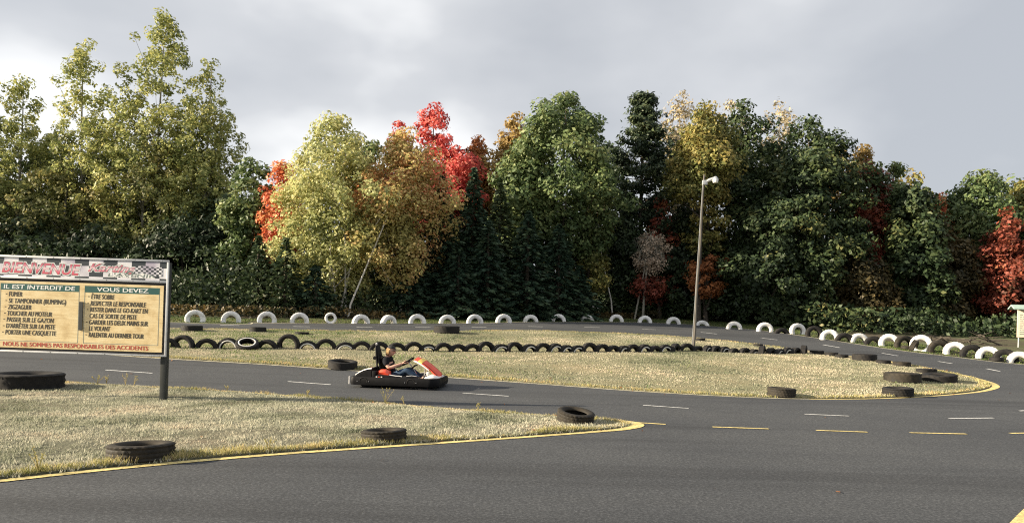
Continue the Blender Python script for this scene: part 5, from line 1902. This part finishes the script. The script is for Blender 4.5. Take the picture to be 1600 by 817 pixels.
v, cc = broad_crown(rs, wz0 - 1.6, wz0 + 0.2, 0.8, 'round', 40, 50, 0.4, 0.09)
link('russet_foliage', quads_mesh('russet_foliage', v), M['dark_red'], wt)
MB().tube([(-0.35, 0, -0.2), (-0.3, 0, 1.6), (0, 0, wz1 - 0.3)], [0.08, 0.06, 0.03], 8).build('trunk', M['pale_bark'], wt, smooth=True)
MB().tube([(-0.85, 0.1, -0.2), (-0.6, 0.05, 1.3), (-0.1, 0, wz1 - 1.2)], [0.06, 0.05, 0.02], 8).build('trunk', M['pale_bark'], wt, smooth=True)
broad('broadleaf_tree', 'tall yellow-green tree above the street lamp', 1096, 158, 330, 132, 43.6, 'yellow_green', 'oval', 330, 80, 0.55, 0.1, seed=47, r0=0.18, leaders=4)
broad('broadleaf_tree', 'pale sparse treetop just right of the tall pine', 1060, 140, 330, 66, 50, 'pale', 'vase', 90, 26, 0.45, 0.09, 'pale_bark', 0.1, 50, 48)
broad('broadleaf_tree', 'pale thin-leaved top behind the yellow-green tree', 1142, 150, 330, 80, 51, 'pale', 'vase', 100, 24, 0.45, 0.09, 'pale_bark', 0.1, 55, 49)
broad('broadleaf_tree', 'pale nearly bare treetop left of the large dark crown', 1215, 143, 320, 78, 51.5, 'pale', 'vase', 90, 22, 0.42, 0.09, 'pale_bark', 0.1, 55, 50)
broad('broadleaf_tree', 'green-black tree between the street lamp and the large dark crown', 1160, 160, 490, 150, 46.8, 'green', 'full', 340, 90, 0.6, 0.108, seed=51, r0=0.2)
broad('broadleaf_tree', 'large dark green crown right of the street lamp', 1262, 182, 505, 215, 44.8, 'green', 'full', 540, 95, 0.6, 0.108, seed=52, r0=0.22)
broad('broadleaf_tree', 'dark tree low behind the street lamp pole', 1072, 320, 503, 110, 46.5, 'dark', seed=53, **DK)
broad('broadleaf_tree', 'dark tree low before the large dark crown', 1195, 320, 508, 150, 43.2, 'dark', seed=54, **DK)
broad('maple_tree', 'yellow-green sapling boughs catching light beside the lamp pole', 1106, 322, 400, 72, 44.5, 'yellow_green', 'round', 46, 70, 0.42, 0.1, seed=55, flat=0.45)
broad('maple_tree', 'rust-orange sapling low beside the lamp pole', 1104, 392, 470, 82, 44.0, 'rust', 'round', 46, 60, 0.42, 0.1, seed=56, flat=0.45)
broad('broadleaf_tree', 'gold-brown treetop right of the large dark crown', 1346, 226, 420, 62, 46.5, 'gold', 'oval', 110, 70, 0.45, 0.105, seed=57)
broad('maple_tree', 'dark red maple half hidden right of the large dark crown', 1358, 250, 460, 66, 44.5, 'dark_red', 'oval', 140, 75, 0.48, 0.105, seed=58)
broad('broadleaf_tree', 'pointed green tree right of the dark red maple', 1396, 243, 470, 76, 45, 'oak', 'column', 170, 75, 0.5, 0.11, seed=59)
broad('broadleaf_tree', 'dark rounded tree before the pointed green one', 1428, 278, 520, 110, 43, 'green', 'full', 260, 80, 0.56, 0.115, seed=60)
broad('broadleaf_tree', 'brown-green tree low right of the large dark crown', 1345, 385, 525, 140, 42.5, 'dark_brown', 'column', 190, 75, 0.55, 0.105, seed=61, leaders=5)
broad('maple_tree', 'small orange treetop between two green trees at right', 1465, 294, 440, 44, 46, 'orange_red', 'oval', 70, 70, 0.4, 0.1, seed=62)
broad('broadleaf_tree', 'brownish tree under the small orange treetop', 1482, 340, 522, 120, 43, 'dark_brown', 'column', 210, 75, 0.52, 0.105, seed=63, leaders=5)
broad('broadleaf_tree', 'sunlit round green tree near the right edge', 1528, 262, 500, 135, 45, 'oak', 'oval', 330, 85, 0.56, 0.105, seed=64)
broad('maple_tree', 'red maple low at the right edge before the round green tree', 1572, 325, 505, 92, 42.0, 'dark_red', 'column', 210, 75, 0.48, 0.1, seed=65, leaders=6, lobe=0.3)
broad('broadleaf_tree', 'yellow-green tree cut by the right edge', 1600, 282, 480, 70, 46, 'yellow_green', 'oval', 130, 75, 0.52, 0.11, seed=66)
broad('broadleaf_tree', 'dark tree behind the notice board', 1600, 390, 525, 150, 44, 'dark', seed=67, **DK)


for i, (px, top, w, Y, m_, lb) in enumerate([
        (945, 215, 120, 53, 'green', 'green tree in the gap between the biggest crown and the tall pine'), (1050, 195, 110, 54, 'green', 'green tree in the gap right of the tall pine'),
        (1215, 195, 130, 53, 'green', 'green tree filling the gap behind the two darkest crowns'), (1312, 218, 110, 52, 'gold', 'golden tree behind the right shoulder of the large dark crown'),
        (1420, 268, 120, 51, 'yellow_green', 'yellow-green tree behind the pointed green one'), (1488, 296, 130, 51, 'oak', 'green tree behind the small orange treetop'),
        (730, 275, 130, 52, 'green', 'green tree behind the pointed spruces'), (590, 260, 130, 50, 'oak', 'green tree behind the two birches'),
        (60, 225, 190, 51, 'oak', 'olive green tree behind the aspen at the left edge'), (180, 205, 170, 51.5, 'oak', 'olive green tree behind the thin airy aspen'), (295, 215, 150, 51, 'oak', 'olive green tree behind the open airy aspen'),
        (370, 330, 130, 49, 'green', 'green tree behind the small round one'), (1580, 280, 130, 50, 'oak', 'green tree behind the red maple at the right edge')]):
    broad('broadleaf_tree', lb, px, top, 500, w, Y, m_, 'full', 150, 70, 0.75, 0.14, seed=120 + i)


# the trees go on past the picture's sides: they shade the wood
def copy_tree(src, loc, rz, s, label):
    o = src.copy()
    COL.objects.link(o)
    o.location = loc
    o.rotation_euler = (0, 0, rz)
    o.scale = (s, s, s)
    o['label'] = label
    for ch in src.children:
        c = ch.copy()
        COL.objects.link(c)
        c.parent = o
    return o


src_a = [o for o in bpy.data.objects if o.get('label', '').startswith('tallest yellow')][0]
src_b = [o for o in bpy.data.objects if o.get('label', '').startswith('large dark green crown')][0]
for i, (x, y, s, rz, sa) in enumerate([(-42, 46, 0.9, 1, 0), (-46, 43.5, 1.0, 2, 1), (-49, 48, 0.95, 3, 0), (-53, 44, 0.95, 4, 1), (-44, 50, 1.05, 5, 1), (-40, 52, 1.0, 0.5, 0),
                                        (33, 42, 0.9, 2.2, 1), (39, 37, 0.9, 4, 1)]):
    copy_tree((src_a, src_b)[sa], (x, y, float(T(x, y))), rz, s, '%s beyond the %s side of the view, %s one out' % (('aspen', 'green tree')[sa], 'left' if x < 0 else 'right', ordinal(i + 1 if x < 0 else i - 5)))


# ------------------------------------------------------------------ the wood behind and the undergrowth at its edge
fx = np.array([p.x for p in far_curve]); fy = np.array([p.y for p in far_curve])
order = np.argsort(fx)


def front(x):
    return np.interp(x, fx[order], fy[order])


def mass(name, label, n, x0, x1, d0, d1, hmin, hmax, size, mat, seed, hpow=1.0):
    rs = np.random.RandomState(seed)
    x = rs.uniform(x0, x1, n)
    y = (np.maximum(front(x), 27.0) if d1 < 16 else 40.0) + rs.uniform(d0, d1, n)
    hh = hmin + (hmax - hmin) * vnoise(x + 100, y, 0.45, seed)
    z = hh * rs.uniform(0, 1, n) ** hpow + T(x, y)
    nrm = rs.randn(n, 3) * 0.7 + np.array([0, -0.2, 0.5])
    nrm /= np.linalg.norm(nrm, axis=1, keepdims=True)
    o = link(name, quads_mesh(name, leaf_quads(np.stack([x, y, z], 1), nrm, size, rs)), M[mat])
    tag(o, label, 'woodland', kind='stuff')
    return o


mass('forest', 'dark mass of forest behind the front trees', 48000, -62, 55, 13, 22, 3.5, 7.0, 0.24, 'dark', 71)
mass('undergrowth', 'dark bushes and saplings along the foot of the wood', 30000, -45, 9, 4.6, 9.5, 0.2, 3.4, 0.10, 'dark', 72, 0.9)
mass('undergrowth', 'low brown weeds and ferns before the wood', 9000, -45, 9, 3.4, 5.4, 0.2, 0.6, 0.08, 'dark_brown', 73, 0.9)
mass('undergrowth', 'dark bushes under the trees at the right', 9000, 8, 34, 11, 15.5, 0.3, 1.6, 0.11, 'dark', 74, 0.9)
# a few bare stems and a fallen branch heap in the dark edge
rs = np.random.RandomState(77)
hb = G(1525, 541)
heap = MB()
for i in range(26):
    a = rs.uniform(0, 6.28)
    c = Vector((rs.uniform(-1.3, 1.8), rs.uniform(-.3, .5), rs.uniform(0.02, 0.35)))
    d = Vector((math.cos(a), math.sin(a) * .4, rs.uniform(-.15, .45))) * rs.uniform(0.4, 1.0)
    heap.tube([c - d, c + Vector((0, 0, rs.uniform(-.05, .08))), c + d], [0.03, 0.025, 0.01], 5)
ho = heap.build('brush_pile', M['bark'], smooth=True)
ho.location = hb + Vector((0, 1.6, 0.1))
tag(ho, 'pile of cut grey branches on the lawn behind the tyre arches', 'brush pile', kind='stuff')
# weeds at the back edge of the front island
WEED = ['leafy weed on the island back edge just past the huge tyre', 'second leafy weed past the huge tyre, left of the sign post', 'thin upright stalks on the back edge left of the sign post',
        'thin upright stalks nearest the sign post', 'low weed on the island back edge left of the kart', 'tall forked weed stalks on the back edge below the kart', 'short weed stalks below the front of the kart',
        'small weed on the back edge between kart and tip tyre', 'low weed on the back edge right of the sign post', 'grass stalks at the front yellow line near the left edge', 'small weed at the front yellow line between two tyres']
for i, (px, py, h, k) in enumerate([(152, 602, .18, 6), (166, 602, .15, 5), (196, 604, .22, 3), (209, 604.5, .2, 3), (480, 622, .12, 5), (602, 633, .26, 6), (632, 635, .16, 4), (747, 645, .13, 4), (355, 613, .1, 5), (60, 741, .2, 6), (420, 708, .13, 5)]):
    g = G(px, py)
    mb = MB()
    for j in range(k):
        a, l = rs.uniform(0, 6.28), rs.uniform(.15, .6) * h
        tipv = Vector((math.cos(a) * l, math.sin(a) * l, h * rs.uniform(.6, 1.1)))
        mb.tube([(0, 0, 0), tipv * 0.5 + Vector((0, 0, h * .1)), tipv], [0.004, 0.003, 0.002], 4)
        for q in range(4):
            c = tipv * rs.uniform(.55, 1.0) + Vector(rs.uniform(-.012, .012, 3))
            mb.add([c, c + Vector((.012, .004, .008)), c + Vector((.004, -.008, .02))], [(0, 1, 2)])
    o = mb.build('weed', M['grass_edge'])
    o.location = (g.x, g.y, g.z + 0.03)
    tag(o, WEED[i], 'weed', 'dry weeds on the island edge')

# fallen leaves blown along the island edges and over the track
rs = np.random.RandomState(202)
n = 900
lx = rs.uniform(-12, 14, n); ly = rs.uniform(6, 24, n)
zz = T(lx, ly) + 0.012
for poly_, md_ in ((A_poly, 0.008), (B_poly, 0.015)):
    ins = in_poly(lx, ly, poly_)
    zz = np.where(ins, isl_z(lx, ly, poly_, md_) + 0.03, zz)
    dE = edge_dist(lx, ly, poly_)
near_edge = np.minimum(edge_dist(lx, ly, A_poly), edge_dist(lx, ly, B_poly))
kp_ = rs.uniform(0, 1, n) < np.exp(-near_edge / 0.4) + 0.02
nrm = rs.randn(kp_.sum(), 3) * 0.25 + np.array([0, 0, 1.0])
nrm /= np.linalg.norm(nrm, axis=1, keepdims=True)
o = link('fallen_leaves', quads_mesh('fallen_leaves', leaf_quads(np.stack([lx, ly, zz], 1)[kp_], nrm, 0.028, rs, 0.6)), M['rust'])
tag(o, 'scattered dry fallen leaves along the grass island edges', 'leaves', kind='stuff')
